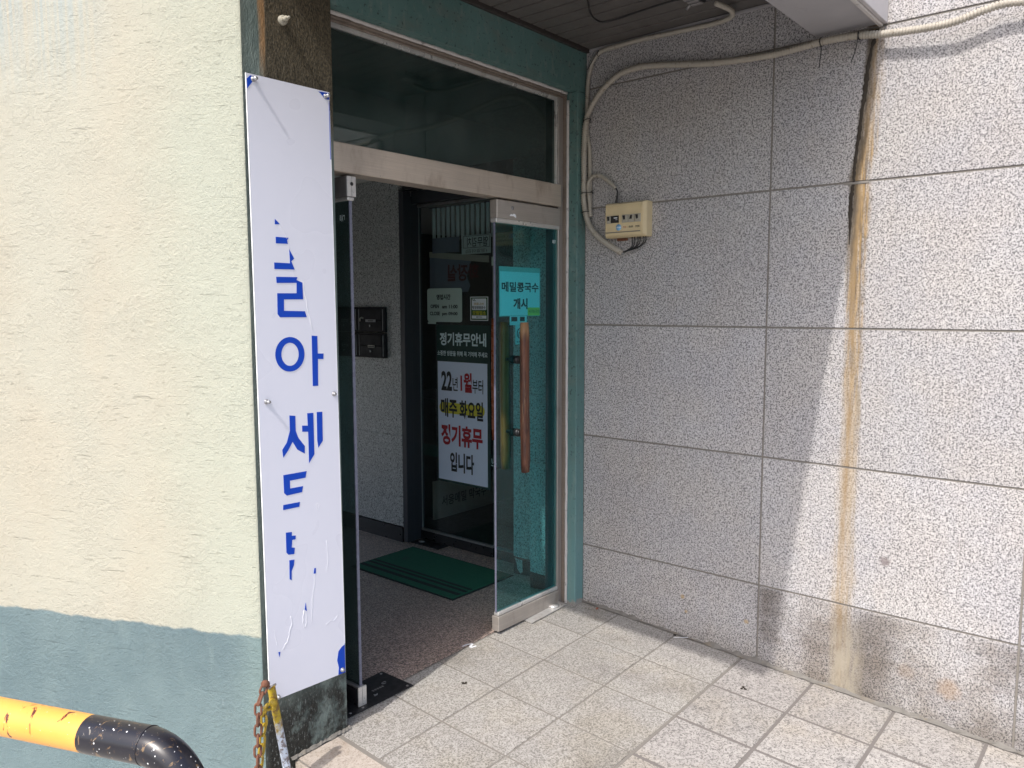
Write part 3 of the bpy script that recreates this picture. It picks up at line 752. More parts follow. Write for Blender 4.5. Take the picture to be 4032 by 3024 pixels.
bm = bmesh.new(); cyl(bm, (-.175, .070, fz(-.17, .07)+.009), (-.175, .070, fz(-.17, .07)+.016), .030, 24); obj('pivot_cap', bm, M['steel_b'], rp)

# ------------------------------------------------------------------ lobby walls
lw = thing('lobby_wall', 'speckled granite lobby wall with black skirting behind the glass doors', 'wall', (.2, 1.2, 0))
def gpanel(x0, x1, y0, y1, z0, z1): obj('granite_panel', B(x0, x1, y0, y1, z0, z1, bev=.001), M['lobby_wall'], lw)
for z0, z1 in ((.0848, .72), (.7215, 1.36), (1.3615, 2.0), (2.0015, 2.46)):
    gpanel(.0, .30, .171, .372, z0, z1)
    gpanel(.1562, .30, .3735, .628, z0, z1)
    for y0, y1 in ((1.629, 2.22), (2.2215, 2.82), (2.8215, 3.45)): gpanel(.1562, .30, y0, y1, z0, z1)
obj('skirting', B(.002, .30, .171, .3705, -.04, .0843), M['skirt'], lw)
obj('skirting', B(.158, .30, .3735, .628, -.04, .075), M['skirt'], lw)
obj('skirting', B(.150, .30, 1.632, 3.45, -.04, .079), M['skirt'], lw)
bm = bmesh.new(); prism(bm, [(.1572, .620, .074), (.1572, .560, .070), (.1572, .556, .0), (.1572, .572, -.015), (.1572, .598, .01), (.1572, .604, .045)], (-.0008, 0, 0))
obj('bare_patch', bm, M['lobby_wall'], lw)
obj('lobby_left_wall', B(-1.80, -1.65, .30, 3.5, -.1, 2.46), M['plaster'], kind='structure')
obj('lobby_back_wall', B(-.05, .30, 3.45, 3.6, -.1, 2.46), M['plaster'], kind='structure')
obj('lobby_back_wall', B(-1.80, -.055, 3.45, 3.6, 1.55, 2.46), M['plaster'], kind='structure')  # stops high to leave an invented, unseen rear opening that brightens the lobby
obj('lobby_ceiling', B(-1.80, 3.7, .171, 4.7, 2.462, 4.6), M['plaster'], kind='structure')

# mail boxes on the lobby wall
mb_n = 0
mlab = {(0, 0): 'black mailbox with a curled sticker beside its name tag, top right of the four',
        (0, 1): 'black mailbox with a small brownish name tag, bottom right of the four',
        (1, 0): 'black mailbox seen through the open glass door, top left of the four',
        (1, 1): 'black mailbox seen through the open glass door, bottom left of the four'}
for c in range(2):
    for r in range(2):
        y1 = 1.757+c*.292+.286; y0 = 1.757+c*.292; z1 = 1.603-r*.178; z0 = z1-.174
        t = thing('mailbox', mlab[(c, r)], 'mailbox', (.156, (y0+y1)/2, z0), 'black mailboxes on the lobby wall')
        obj('body', B(.128, .1555, y0, y1, z0, z1, bev=.003), M['mail'], t)
        obj('flap', B(.120, .1278, y0+.026, y1-.026, z0+.085, z1-.012, bev=.004), M['mail'], t)
        obj('door_panel', B(.122, .1278, y0+.026, y1-.026, z0+.010, z0+.083, bev=.003), M['mail'], t)
        for yy in (y0+.014, y1-.016): obj('edge_rail', B(.124, .1278, yy, yy+.004, z0+.012, z1-.016), M['mailtag'], t)
        tg = obj('name_tag', B(.1185, .1218, y0+.085 if not (c or r) else y0+.10, y0+.19 if not (c or r) else y0+.17, z0+.070, z0+.088), M['mailtag'] if not r or c else M['banner'], t)
        bm = bmesh.new(); box(bm, .1178, .1184, y0+.105, y0+.165, z0+.075, z0+.082); obj('tag_print', bm, M['ink'], tg)
        bm = bmesh.new(); cyl(bm, (.124, (y0+y1)/2, z0+.045), (.116, (y0+y1)/2, z0+.045), .005, 10); box(bm, .115, .1165, (y0+y1)/2-.0015, (y0+y1)/2+.0015, z0+.036, z0+.054); obj('lock', bm, M['zinc'], t)
        if (c, r) == (0, 0):
            bm = bmesh.new()
            tube(bm, [(.1185, y1-.055+.021*math.cos(a), z0+.084+.016*math.sin(a)) for a in [k*.35-.6 for k in range(10)]], lambda i: .0055, 6)
            obj('curled_sticker', bm, M['banner'], t)

# ------------------------------------------------------------------ restaurant door inside the lobby
rdz = thing('inner_door', 'dark framed glass restaurant door with an orange brown pull handle, inside the lobby', 'door', (.3, 1.1, 0))
obj('frame_post', B(.157, .225, 1.585, 1.6285, -.02, 2.37, bev=.002), M['darkframe'], rdz)
obj('frame_post', B(.2285, .33, 1.592, 1.6285, -.02, 2.34, bev=.002), M['darkframe'], rdz)
obj('frame_post', B(.20, .33, .6285, .66, -.02, 2.37, bev=.002), M['darkframe'], rdz)
obj('frame_head', B(.157, .33, .6285, 1.584, 2.372, 2.461), M['skirt'], rdz)
obj('head_panel', B(.24, .33, .66, 1.591, 2.292, 2.371), M['darkframe'], rdz)
for (a, b) in ((.915, 1.590), (.662, .895)):
    obj('bottom_rail', B(.285, .325, a, b, -.020, .042, bev=.002), M['skirt'], rdz)
    obj('rail_lip', B(.290, .318, a, b, .0422, .055, bev=.002), M['steel_d'], rdz)
    obj('top_rail', B(.288, .322, a, b, 2.272, 2.290, bev=.002), M['steel_d'], rdz)
    obj('glass', B(.301, .309, a+.002, b-.002, .055, 2.2718), M['glass_clear'], rdz)
obj('glass_edge', B(.300, .310, 1.5885, 1.5912, .055, 2.27), M['mailtag'], rdz)
obj('glass_edge', B(.300, .310, .912, .9165, .055, 2.27), M['mailtag'], rdz)
handle_bar(.262, .878, .762, 1.531, .026, .026, M['copper'], rdz, tilt=0)
for z in (1.40, .90):
    bm = bmesh.new(); cyl(bm, (.27, .878, z), (.30, .878, z), .007, 10); obj('handle_mount', bm, M['black'], rdz)
obj('latch_tape', B(.2985, .3005, .905, .925, 1.86, 1.915), M['hours'], rdz)
hp = thing('floor_hinge_plate', 'small dark hinge plate on the lobby floor at the restaurant door', 'floor plate', (.22, 1.5, -.02), 'hinge cover plates at the doors')
obj('cover_plate', B(.185, .284, 1.32, 1.585, -.0245, -.0195), M['blackmetal'], hp)
bm = bmesh.new(); cyl(bm, (.235, 1.53, -.0195), (.235, 1.53, -.012), .022, 14); obj('pivot_cap', bm, M['steel_d'], hp)
obj('door_sill', B(.196, .30, .66, 1.60, -.05, -.0235), M['lobby'], lobby)

# notices on the restaurant door
PX = .2995
def sheetx(t, name, y0, y1, z0, z1, x, mat, thick=.0008, rad=0.):
    bm = bmesh.new()
    if rad:
        pts = []
        for (cy, cz, a0) in ((y0-rad, z1-rad, 0), (y1+rad, z1-rad, 90), (y1+rad, z0+rad, 180), (y0-rad, z0+rad, 270)):
            for k in range(5):
                a = R(a0+k*22.5); pts.append((x, cy+rad*math.cos(a), cz+rad*math.sin(a)))
        prism(bm, pts, (-thick, 0, 0))
    else: box(bm, x-thick, x, y1, y0, z0, z1)
    return obj(name, bm, mat, t)
t = thing('closing_day_poster', 'dark green poster with white centre announcing the regular Tuesday closing day, on the restaurant door', 'poster', (PX, 1.18, .42))
sheetx(t, 'backing', 1.424, .941, .419, 1.484, PX, M['greenboard'])
sheetx(t, 'white_panel', 1.416, .965, .435, 1.239, PX-.001, M['paper_blue'])
text('정기휴무안내', 'x', PX-.0022, 1.392, .971, 1.347, 1.434, M['ink_pale'], t, .032)
text('소중한 방문을 위해 꼭 기억해 주세요', 'x', PX-.0022, 1.416, .960, 1.278, 1.312, M['ink_pale'], t, .02)
bm = bmesh.new()
pts = [(PX-.0022, 1.366+.037*math.cos(R(a)), .928+.037*math.sin(R(a))) for a in range(-90, 91, 20)]+[(PX-.0022, 1.025+.037*math.cos(R(a)), .928+.037*math.sin(R(a))) for a in range(90, 271, 20)]
prism(bm, pts, (-.0003, 0, 0)); obj('yellow_highlight', bm, M['ink_yel'], t)
text('22', 'x', PX-.0030, 1.380, 1.280, 1.044, 1.175, M['ink'], t, .035)
text('년', 'x', PX-.0030, 1.274, 1.227, 1.047, 1.138, M['ink'], t, .012)
text('1월', 'x', PX-.0030, 1.202, 1.098, 1.042, 1.172, M['ink_red'], t, .04)
text('부터', 'x', PX-.0030, 1.094, .999, 1.041, 1.134, M['ink'], t, .012)
text('매주', 'x', PX-.0034, 1.386, 1.234, .866, .993, M['ink'], t, .03)
text('화요일', 'x', PX-.0034, 1.213, 1.000, .862, .988, M['ink'], t, .03)
text('정기휴무', 'x', PX-.0030, 1.387, 1.006, .676, .818, M['ink_red'], t, .04)
text('입니다', 'x', PX-.0030, 1.304, 1.084, .499, .633, M['ink'], t, .035)
t = thing('opening_hours_board', 'pale green opening hours board, OPEN am 11:00, on the restaurant door', 'sign', (PX, 1.35, 1.5))
sheetx(t, 'board', 1.509, 1.184, 1.502, 1.726, PX, M['hours'], .002, .018)
obj('tape', B(PX-.0005, PX+.0008, 1.43, 1.508, 1.488, 1.5015), M['hours'], t)
text('영업시간', 'x', PX-.0022, 1.419, 1.287, 1.650, 1.686, M['ink'], t, .04)
text('OPEN', 'x', PX-.0022, 1.477, 1.396, 1.594, 1.619, M['ink'], t, .04)
text('am 11:00', 'x', PX-.0022, 1.366, 1.222, 1.592, 1.617, M['ink'], t, .04)
text('CLOSE', 'x', PX-.0022, 1.484, 1.388, 1.546, 1.571, M['ink'], t, .04)
text('pm 09:00', 'x', PX-.0022, 1.366, 1.223, 1.541, 1.569, M['ink'], t, .04)
t = thing('award_sticker', 'small white and green sticker with yellow lettering beside the opening hours board', 'sticker', (PX, 1.03, 1.51))
sheetx(t, 'border', 1.110, .955, 1.514, 1.667, PX, M['paper'])
sheetx(t, 'green_field', 1.104, .961, 1.519, 1.662, PX-.0009, M['greenedge'])
sheetx(t, 'white_field', 1.095, .970, 1.582, 1.655, PX-.0018, M['paper'], rad=.006)
sheetx(t, 'foot_field', 1.095, .969, 1.527, 1.547, PX-.0018, M['paper'])
text('코로나19', 'x', PX-.0027, 1.076, .992, 1.612, 1.630, M['ink_gold'], t, .02)
text('행정명령준수', 'x', PX-.0027, 1.091, .975, 1.588, 1.607, M['ink'], t, .02)
text('모범업소', 'x', PX-.0018, 1.089, .973, 1.551, 1.577, M['ink_yel'], t, .02)
text('구리시', 'x', PX-.0027, 1.040, 1.006, 1.532, 1.542, M['ink'], t, .02)
bm = bmesh.new(); cyl(bm, (PX-.0026, 1.050, 1.537), (PX-.0030, 1.050, 1.537), .005, 10); obj('emblem', bm, M['greenedge'], t)
bm = bmesh.new()
for (dy, dz, s_) in ((0, 0, 1), (-.012, -.003, .8), (.010, .003, .8), (-.006, .004, .7)): prism(bm, [(PX-.0027, 1.078+dy+.007*s_, 1.644+dz), (PX-.0027, 1.078+dy, 1.648+dz), (PX-.0027, 1.078+dy-.007*s_, 1.645+dz), (PX-.0027, 1.078+dy, 1.641+dz)], (-.0003, 0, 0))
obj('leaf_print', bm, M['greenedge'], t)
BX = .3125
t = thing('menu_paper', 'grey paper with mirrored hand lettering in a drawn box, stuck inside the restaurant door', 'paper', (BX, 1.07, 1.93))
sheetx(t, 'sheet', 1.199, .945, 1.941, 2.062, BX+.003, M['blind'])
bm = bmesh.new()
for a in ((1.185, .954, 2.054, 2.057), (1.185, .954, 1.980, 1.983), (1.185, 1.182, 1.980, 2.057), (.957, .954, 1.980, 2.057)): box(bm, BX+.0008, BX+.0018, a[1], a[0], a[2], a[3])
obj('drawn_box', bm, M['ink'], t)
text('열무김치', 'x', BX+.0012, 1.149, .966, 1.987, 2.046, M['ink'], t, .01, mirror=True)
text('(얼얼이김)', 'x', BX+.0012, 1.16, .975, 1.946, 1.972, M['ink'], t, .0, mirror=True)
t = thing('blank_paper', 'blank grey paper stuck inside the restaurant door below the striped blind', 'paper', (BX, 1.35, 1.96))
sheetx(t, 'sheet', 1.472, 1.221, 1.960, 2.060, BX+.004, M['dim_print'])
t = thing('washroom_reflection', 'bluish sheet standing in for a reflected notice, mirrored dark red lettering, torn at the right, in the restaurant door glass', 'notice', (BX, 1.23, 1.72))  # reflection in the door glass, built as a flat mirrored sheet
bm = bmesh.new(); prism(bm, [(BX+.008, 1.506, 1.70), (BX+.008, 1.506, 1.965), (BX+.008, 1.10, 1.925), (BX+.008, 1.13, 1.88), (BX+.008, 1.16, 1.80), (BX+.008, 1.13, 1.74), (BX+.008, 1.15, 1.70)], (.0008, 0, 0)); obj('sheet', bm, M['dim_print'], t)
bm = bmesh.new(); prism(bm, [(BX+.006, 1.506, 1.935), (BX+.006, 1.506, 1.972), (BX+.006, .965, 1.925), (BX+.006, .965, 1.882)], (.0008, 0, 0)); obj('tape_strip', bm, M['banner'], t)
text('화장실', 'x', BX+.0065, 1.333, 1.052, 1.770, 1.880, M['ink_maroon'], t, .03, mirror=True)
# green band across the glass with a pale emblem
t = thing('green_band_sticker', 'dark green vinyl band across the lower restaurant door glass', 'sticker', (BX, 1.2, .6))
sheetx(t, 'band', 1.585, .67, .575, .655, BX, M['greenboard'])
bm = bmesh.new(); tube(bm, catmull([(PX-.001, .935, .585), (PX-.001, .90, .585), (PX-.001, .892, .60), (PX-.001, .905, .612), (PX-.001, .925, .60), (PX-.001, .93, .63)], 4), .0025, 5); obj('emblem', bm, M['ink_pale'], t)
# blind of vertical slats behind the door
t = thing('vertical_blind', 'grey vertical slat blind hanging behind the top of the restaurant door glass', 'blind', (.36, 1.22, 2.27))
obj('head_rail', B(.34, .37, .93, 1.53, 2.262, 2.27), M['steel_d'], t)
for k in range(13):
    y = 1.50-k*.0445; zb = 2.045-.003*(k % 3)
    bm = bmesh.new(); prism(bm, [(.345, y, zb), (.352, y-.024, zb), (.3535, y-.0235, zb), (.3465, y+.0005, zb)], (0, 0, 2.262-zb)); obj('slat', bm, M['blind'], t)
# dim dining room
rm = D.objects.new('dining_room', None); 
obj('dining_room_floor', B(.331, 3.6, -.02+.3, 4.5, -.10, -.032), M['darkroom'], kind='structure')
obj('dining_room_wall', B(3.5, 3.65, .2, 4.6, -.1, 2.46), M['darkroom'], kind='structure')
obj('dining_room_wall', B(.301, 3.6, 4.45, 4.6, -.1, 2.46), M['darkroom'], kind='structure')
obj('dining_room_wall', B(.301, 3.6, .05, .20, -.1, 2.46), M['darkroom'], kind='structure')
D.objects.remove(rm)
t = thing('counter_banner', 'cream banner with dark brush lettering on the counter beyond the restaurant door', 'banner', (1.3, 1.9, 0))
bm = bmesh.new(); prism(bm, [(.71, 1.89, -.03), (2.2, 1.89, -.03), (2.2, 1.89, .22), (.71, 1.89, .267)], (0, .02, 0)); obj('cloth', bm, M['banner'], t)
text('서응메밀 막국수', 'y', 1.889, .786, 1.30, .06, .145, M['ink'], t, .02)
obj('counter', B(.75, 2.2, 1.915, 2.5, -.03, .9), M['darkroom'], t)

# notes on the right glass leaf (seen through the tinted glass)
t = thing('paper_note', 'square paper note announcing buckwheat bean noodles, behind the tinted glass door', 'note', (-.4, .107, 1.56))
NY = .1065
def sheety(t, name, x0, x1, z0, z1, y, mat, th_=.0006): return obj(name, B(x0, x1, y, y+th_, z0, z1), mat, t)
sheety(t, 'white_sheet', -.557, -.252, 1.559, 1.772, NY, M['notewhite'])
text('메밀콩국수', 'y', NY, -.546, -.260, 1.674, 1.723, M['ink'], t, .028, n=-.0006)
text('개시', 'y', NY, -.460, -.349, 1.590, 1.644, M['ink'], t, .04, n=-.0006)
sheety(t, 'yellow_slip', -.348, -.251, 1.558, 1.598, NY-.0009, M['noteyellow'], .0005)
text('서리태(국산)', 'y', NY-.001, -.341, -.253, 1.566, 1.588, M['ink'], t, .005, n=-.0005)
sheety(t, 'plastic_sleeve', -.563, -.245, 1.555, 1.796, NY+.0012, M['hours'])
t = thing('logo_sticker', 'small white sticker with a black ring emblem, below the note on the glass door', 'sticker', (-.41, .107, 1.41))
sheety(t, 'sheet', -.443, -.375, 1.416, 1.511, NY, M['notewhite'])
bm = bmesh.new(); tube(bm, [(-.409+.021*math.cos(k/16*6.283), NY-.0005, 1.470+.024*math.sin(k/16*6.283)) for k in range(16)], .0022, 5, closed=True)
tube(bm, catmull([(-.42, NY-.0005, 1.455), (-.415, NY-.0005, 1.475), (-.405, NY-.0005, 1.465), (-.40, NY-.0005, 1.482)], 4), .0018, 5)
obj('emblem', bm, M['ink'], t)
text('대국통신', 'y', NY, -.436, -.382, 1.424, 1.433, M['ink'], t, .02, n=-.0005)
t = thing('small_card', 'pale card with two dark patches just under the paper note on the glass door', 'card', (-.42, .107, 1.51))
sheety(t, 'card', -.486, -.354, 1.512, 1.556, NY, M['notewhite'])
for a, b in ((-.475, -.43), (-.408, -.372)): sheety(t, 'dark_patch', a, b, 1.530, 1.552, NY-.0012, M['ink'], .0009)

# ------------------------------------------------------------------ door mat
zt = -.0245
t = thing('door_mat', 'dark green door mat with three black stripes on the lobby floor', 'door mat', (-.145, 1.05, zt))
bm = B(-.412, .118, .592, 1.492, zt, zt+.006, bev=.002); obj('rubber_border', bm, M['matdark'], t)
obj('carpet', B(-.400, .106, .604, 1.480, zt+.004, zt+.0095, bev=.002), M['mat'], t)
for a, b in ((-.352, -.322), (-.290, -.266), (-.246, -.226)): obj('stripe', B(a, b, .612, 1.472, zt+.0085, zt+.0104), M['matdark'], t)

# ------------------------------------------------------------------ white sign board with peeling blue vinyl
t = thing('vertical_sign', 'tall white sign with blue Korean letters, the vinyl partly peeled off', 'sign', (-1.79, -.03, .2))
YF = -.031
bm = bmesh.new(); prism(bm, [(-1.966, YF, 2.361), (-1.637, YF, 2.364), (-1.626, YF, .204), (-1.955, YF, .214)], (0, .004, 0)); obj('panel', bm, M['signwhite'], t)
bm = bmesh.new(); prism(bm, [(-1.9675, YF-.0003, 2.361), (-1.9655, YF-.0003, 2.361), (-1.9545, YF-.0003, .214), (-1.9565, YF-.0003, .214)], (0, .0046, 0))
prism(bm, [(-1.638, YF-.0003, 2.30), (-1.6362, YF-.0003, 2.30), (-1.6252, YF-.0003, .32), (-1.627, YF-.0003, .32)], (0, .0046, 0))
obj('edge_strip', bm, M['signedge'], t)
def flat(name, pts, mat, d=.0008):
    bm = bmesh.new(); prism(bm, [(x, YF-.0001, z) for x, z in pts], (0, -d, 0)); bmesh.ops.triangulate(bm, faces=[f for f in bm.faces if len(f.verts) > 4]); return obj(name, bm, mat, t)
flat('blue_corner', [(-1.9645, 2.343), (-1.964, 2.312), (-1.944, 2.338), (-1.932, 2.351), (-1.951, 2.356)], M['blue'])
flat('blue_corner', [(-1.685, 2.358), (-1.6395, 2.361), (-1.6385, 2.338), (-1.656, 2.337), (-1.664, 2.343), (-1.675, 2.353)], M['blue'])
flat('blue_edge', [(-1.6405, 2.325), (-1.6385, 2.335), (-1.6372, 2.13), (-1.6395, 2.13)], M['blue'])
flat('blue_corner', [(-1.628, .315), (-1.6275, .2045), (-1.660, .206), (-1.657, .234), (-1.664, .264), (-1.657, .298), (-1.641, .311)], M['blue'])
LET = [
 [(-1.876, 1.9), (-1.856, 1.883), (-1.877, 1.882)],
 [(-1.875, 1.84), (-1.824, 1.84), (-1.83, 1.831), (-1.828, 1.819), (-1.875, 1.818)],
 [(-1.823, 1.801), (-1.804, 1.77), (-1.816, 1.76), (-1.803, 1.732), (-1.884, 1.731), (-1.884, 1.753), (-1.821, 1.753)],
 [(-1.878, 1.705), (-1.793, 1.706), (-1.797, 1.696), (-1.773, 1.687), (-1.772, 1.629), (-1.85, 1.628), (-1.851, 1.589), (-1.766, 1.587), (-1.759, 1.566), (-1.868, 1.567), (-1.877, 1.578), (-1.876, 1.649), (-1.798, 1.65), (-1.797, 1.686), (-1.877, 1.684)],
 [(-1.74, 1.5), (-1.716, 1.498), (-1.716, 1.435), (-1.691, 1.434), (-1.692, 1.414), (-1.716, 1.415), (-1.718, 1.318), (-1.741, 1.319)],
 [(-1.842, 1.223), (-1.818, 1.219), (-1.818, 1.165), (-1.808, 1.139), (-1.782, 1.106), (-1.783, 1.079), (-1.814, 1.098), (-1.832, 1.128), (-1.852, 1.099), (-1.872, 1.077), (-1.875, 1.105), (-1.856, 1.128), (-1.842, 1.168)],
 [(-1.768, 1.223), (-1.742, 1.222), (-1.742, 1.071), (-1.766, 1.041), (-1.766, 1.156), (-1.791, 1.159), (-1.791, 1.181), (-1.767, 1.178)],
 [(-1.727, 1.223), (-1.703, 1.222), (-1.704, 1.115), (-1.724, 1.092), (-1.728, 1.12)],
 [(-1.874, 1.015), (-1.777, 1.014), (-1.783, .991), (-1.848, .991), (-1.848, .963), (-1.794, .962), (-1.799, .941), (-1.862, .94), (-1.873, .951)],
 [(-1.878, .909), (-1.809, .907), (-1.812, .89), (-1.879, .891)],
 [(-1.871, .808), (-1.846, .805), (-1.847, .791), (-1.831, .789), (-1.832, .775), (-1.846, .776), (-1.847, .763), (-1.849, .749), (-1.836, .745), (-1.839, .723), (-1.863, .726), (-1.871, .736)],
 [(-1.86, .705), (-1.839, .702), (-1.842, .682), (-1.852, .664), (-1.853, .63), (-1.861, .636)],
 [(-1.756, .649), (-1.749, .648), (-1.75, .628), (-1.759, .629)],
 [(-1.797, .531), (-1.793, .498), (-1.802, .506)],
 [(-1.916, .385), (-1.908, .383), (-1.913, .365)]]
for p in LET: flat('blue_letter', p, M['blue'])
bm = bmesh.new(); n = 40; o1 = []; i1 = []
for k in range(n):
    a = 2*math.pi*k/n
    o1.append(bm.verts.new((-1.832+.0595*math.cos(a), YF-.0010, 1.4375+.0605*math.sin(a)))); i1.append(bm.verts.new((-1.832+.0350*math.cos(a), YF-.0010, 1.4375+.0405*math.sin(a))))
for k in range(n): bm.faces.new([o1[k], o1[(k+1) % n], i1[(k+1) % n], i1[k]])
bmesh.ops.recalc_face_normals(bm, faces=bm.faces); obj('blue_letter', bm, M['blue'], t)
# raised ragged glue remains left by the peeled film
random.seed(21)
def curl(pts, r=.0007):
    q = catmull([(x, YF-.0006, z) for x, z in pts], 4)
    for v in q[1:-1]: v.x += random.uniform(-.002, .002); v.z += random.uniform(-.002, .002)
    obj('peeled_film_edge', tube(bmesh.new(), q, lambda i: r*random.uniform(.4, 1.2), 5), M['signedge'], t)
curl([(-1.861, .50), (-1.858, .47), (-1.868, .45), (-1.875, .42), (-1.888, .40), (-1.898, .39)])
curl([(-1.805, .505), (-1.812, .46), (-1.804, .44), (-1.797, .455), (-1.798, .49)])
curl([(-1.772, .45), (-1.770, .52), (-1.760, .58), (-1.755, .65)], .0004)
curl([(-1.71, .42), (-1.69, .43), (-1.675, .425), (-1.655, .44)], .0006)
curl([(-1.735, .86), (-1.728, .88), (-1.74, .885), (-1.735, .865)], .0006)
curl([(-1.700, .62), (-1.695, .68), (-1.70, .74)], .0004)
curl([(-1.93, .47), (-1.925, .43), (-1.918, .41)], .0004)
curl([(-1.86, 1.885), (-1.835, 1.845), (-1.82, 1.80)], .0006); curl([(-1.77, 1.69), (-1.755, 1.60), (-1.735, 1.52)], .0006)
for i, (x, z) in enumerate([(-1.942, 2.345), (-1.655, 2.347), (-1.932, 1.280), (-1.650, 1.283), (-1.642, .220), (-1.924, .222)]):
    bm = bmesh.new(); cyl(bm, (x, YF, z), (x, YF-.004, z), .0085, 14); cyl(bm, (x, YF-.004, z), (x, YF-(.022 if i < 3 else .010), z), .0065, 6 if i == 2 else 14, r2=.0058)
    obj('bolt', bm, M['zinc'], t)
for x, z in ((-1.93, 2.2), (-1.66, 2.2), (-1.93, .4), (-1.66, .4)):
    obj('spacer', B(x-.012, x+.012, YF+.0041, -.0005, z-.012, z+.012), M['steel_d'], t)

# ------------------------------------------------------------------ breaker box and conduits
t = thing('breaker_box', 'yellowed plastic circuit breaker box mounted on the granite wall', 'breaker box', (0, -.28, 1.95))
bm = bmesh.new()
a = [(-.070, -.1705, 1.955), (-.070, -.3845, 1.955), (-.070, -.3845, 2.1045), (-.070, -.1705, 2.1045)]
b = [(-.0, -.160, 1.944), (-.0, -.396, 1.944), (-.0, -.396, 2.114), (-.0, -.160, 2.114)]
A_ = [bm.verts.new(p) for p in a]; B_ = [bm.verts.new(p) for p in b]; M_ = [bm.verts.new((-.050, p[1], p[2])) for p in b]
bm.faces.new(A_)
for k in range(4):
    bm.faces.new([A_[k], A_[(k+1) % 4], M_[(k+1) % 4], M_[k]]); bm.faces.new([M_[k], M_[(k+1) % 4], B_[(k+1) % 4], B_[k]])
bmesh.ops.recalc_face_normals(bm, faces=bm.faces); bmesh.ops.bevel(bm, geom=list(bm.edges), offset=.0025, segments=2, affect='EDGES')
cov = obj('cover', bm, M['ivory'], t)
bm = bmesh.new()
for q in ((-.172, -.378, 2.091, 2.0935), (-.172, -.378, 1.971, 1.9745), (-.172, -.1745, 1.971, 2.0935), (-.3755, -.378, 1.971, 2.0935)): box(bm, -.0722, -.0698, q[1], q[0], q[2], q[3])
obj('raised_rim', bm, M['ivory'], cov)
bm = bmesh.new(); box(bm, -.0712, -.0701, -.372, -.176, 1.9655, 1.9705); obj('dirt_groove', bm, M['mortar'], cov)
def breaker(y0, y1, lever, down=False):
    f = obj('breaker', B(-.0765, -.066, y1, y0, 2.0125, 2.0505, bev=.0015), M['ivory2'], t)
    bm = bmesh.new(); yc_ = lever
    prism(bm, [(-.0768, yc_+.006, 2.046), (-.0768, yc_-.006, 2.046), (-.0768, yc_-.006, 2.028), (-.0768, yc_+.001, 2.026)] if not down else [(-.0768, yc_-.001, 2.046), (-.0768, yc_-.007, 2.046), (-.0768, yc_-.005, 2.028), (-.0768, yc_+.006, 2.028)], (-.006, 0, 0))
    obj('lever', bm, M['black'], f)
breaker(-.180, -.2045, -.192); breaker(-.269, -.304, -.283); breaker(-.306, -.340, -.322, True); breaker(-.343, -.3755, -.356)
pl_ = obj('black_label', B(-.0768, -.066, -.249, -.2055, 2.0145, 2.049), M['black'], t)
obj('label_print', B(-.0773, -.0769, -.244, -.224, 2.036, 2.040), M['paper'], pl_)
text('20A', 'x', -.0769, -.234, -.246, 2.027, 2.0325, M['paper'], pl_, n=-.0004, name='label_print')
bm = bmesh.new(); cyl(bm, (-.0702, -.2482, 1.9915), (-.0712, -.2482, 1.9915), .0155, 24); rs = obj('round_sticker', bm, M['blue_st'], t)
text('안전점검', 'x', -.0713, -.2355, -.261, 1.988, 1.995, M['paper'], rs, .03, n=-.0003)
lb = obj('name_strip', B(-.0712, -.0702, -.376, -.268, 1.981, 2.000), M['ivory'], t)
text('전등 1', 'x', -.0713, -.274, -.299, 1.986, 1.995, M['ink_red'], lb, .01, n=-.0003)
text('콘센트', 'x', -.0713, -.307, -.333, 1.986, 1.996, M['ink'], lb, .03, n=-.0003)
text('간판등', 'x', -.0713, -.343, -.369, 1.986, 1.996, M['ink'], lb, .03, n=-.0003)
obj('wall_knockout', B(-.012, -.0005, -.262, -.20, 1.930, 1.945, bev=.003), M['rust'], t)
for y in (-.302, -.316, -.334, -.346, -.367, -.378):
    sag = .03+.02*random.random()
    bm = bmesh.new(); tube(bm, catmull([(-.03, y, 1.95), (-.032, y-.002, 1.92), (-.034, y*.6-.118, 1.893), (-.030, -.252, 1.872)], 5), .0028, 6); obj('wire', bm, M['black'], t)
for dy in (0, .006, -.005):
    bm = bmesh.new(); tube(bm, catmull([(-.03, -.207+dy, 2.112), (-.03, -.211+dy*.6, 2.14), (-.03, -.214+dy*.3, 2.17), (-.031, -.205, 2.19)], 4), .0028, 6); obj('wire', bm, M['black'], t)

big = [(-.033, -.244, 1.870), (-.036, -.180, 1.905), (-.036, -.122, 1.943), (-.036, -.070, 1.990), (-.036, -.038, 2.042), (-.038, -.016, 2.139), (-.040, -.0155, 2.267), (-.040, -.016, 2.393), (-.036, -.022, 2.526), (-.034, -.046, 2.597), (-.034, -.115, 2.676), (-.033, -.213, 2.735), (-.032, -.328, 2.751), (-.03, -.456, 2.737), (-.03, -.580, 2.717), (-.03, -.706, 2.697), (-.032, -.866, 2.682), (-.034, -1.003, 2.675), (-.036, -1.125, 2.680), (-.04, -1.233, 2.683), (-.044, -1.340, 2.676), (-.05, -1.439, 2.660), (-.055, -1.522, 2.651), (-.060, -1.628, 2.644), (-.065, -1.705, 2.646), (-.065, -1.778, 2.661), (-.060, -1.849, 2.672), (-.055, -1.93, 2.665), (-.05, -2.06, 2.655), (-.04, -2.3, 2.66), (-.035, -3.0, 2.66)]
solo('ribbed_conduit', corrugated(bmesh.new(), big, .0155, .0115), M['conduit'], 'thick ivory ribbed conduit arching across the granite wall and down to the breaker box', 'conduit', (-.03, -.8, 2.6), 'ribbed conduits on the granite wall')
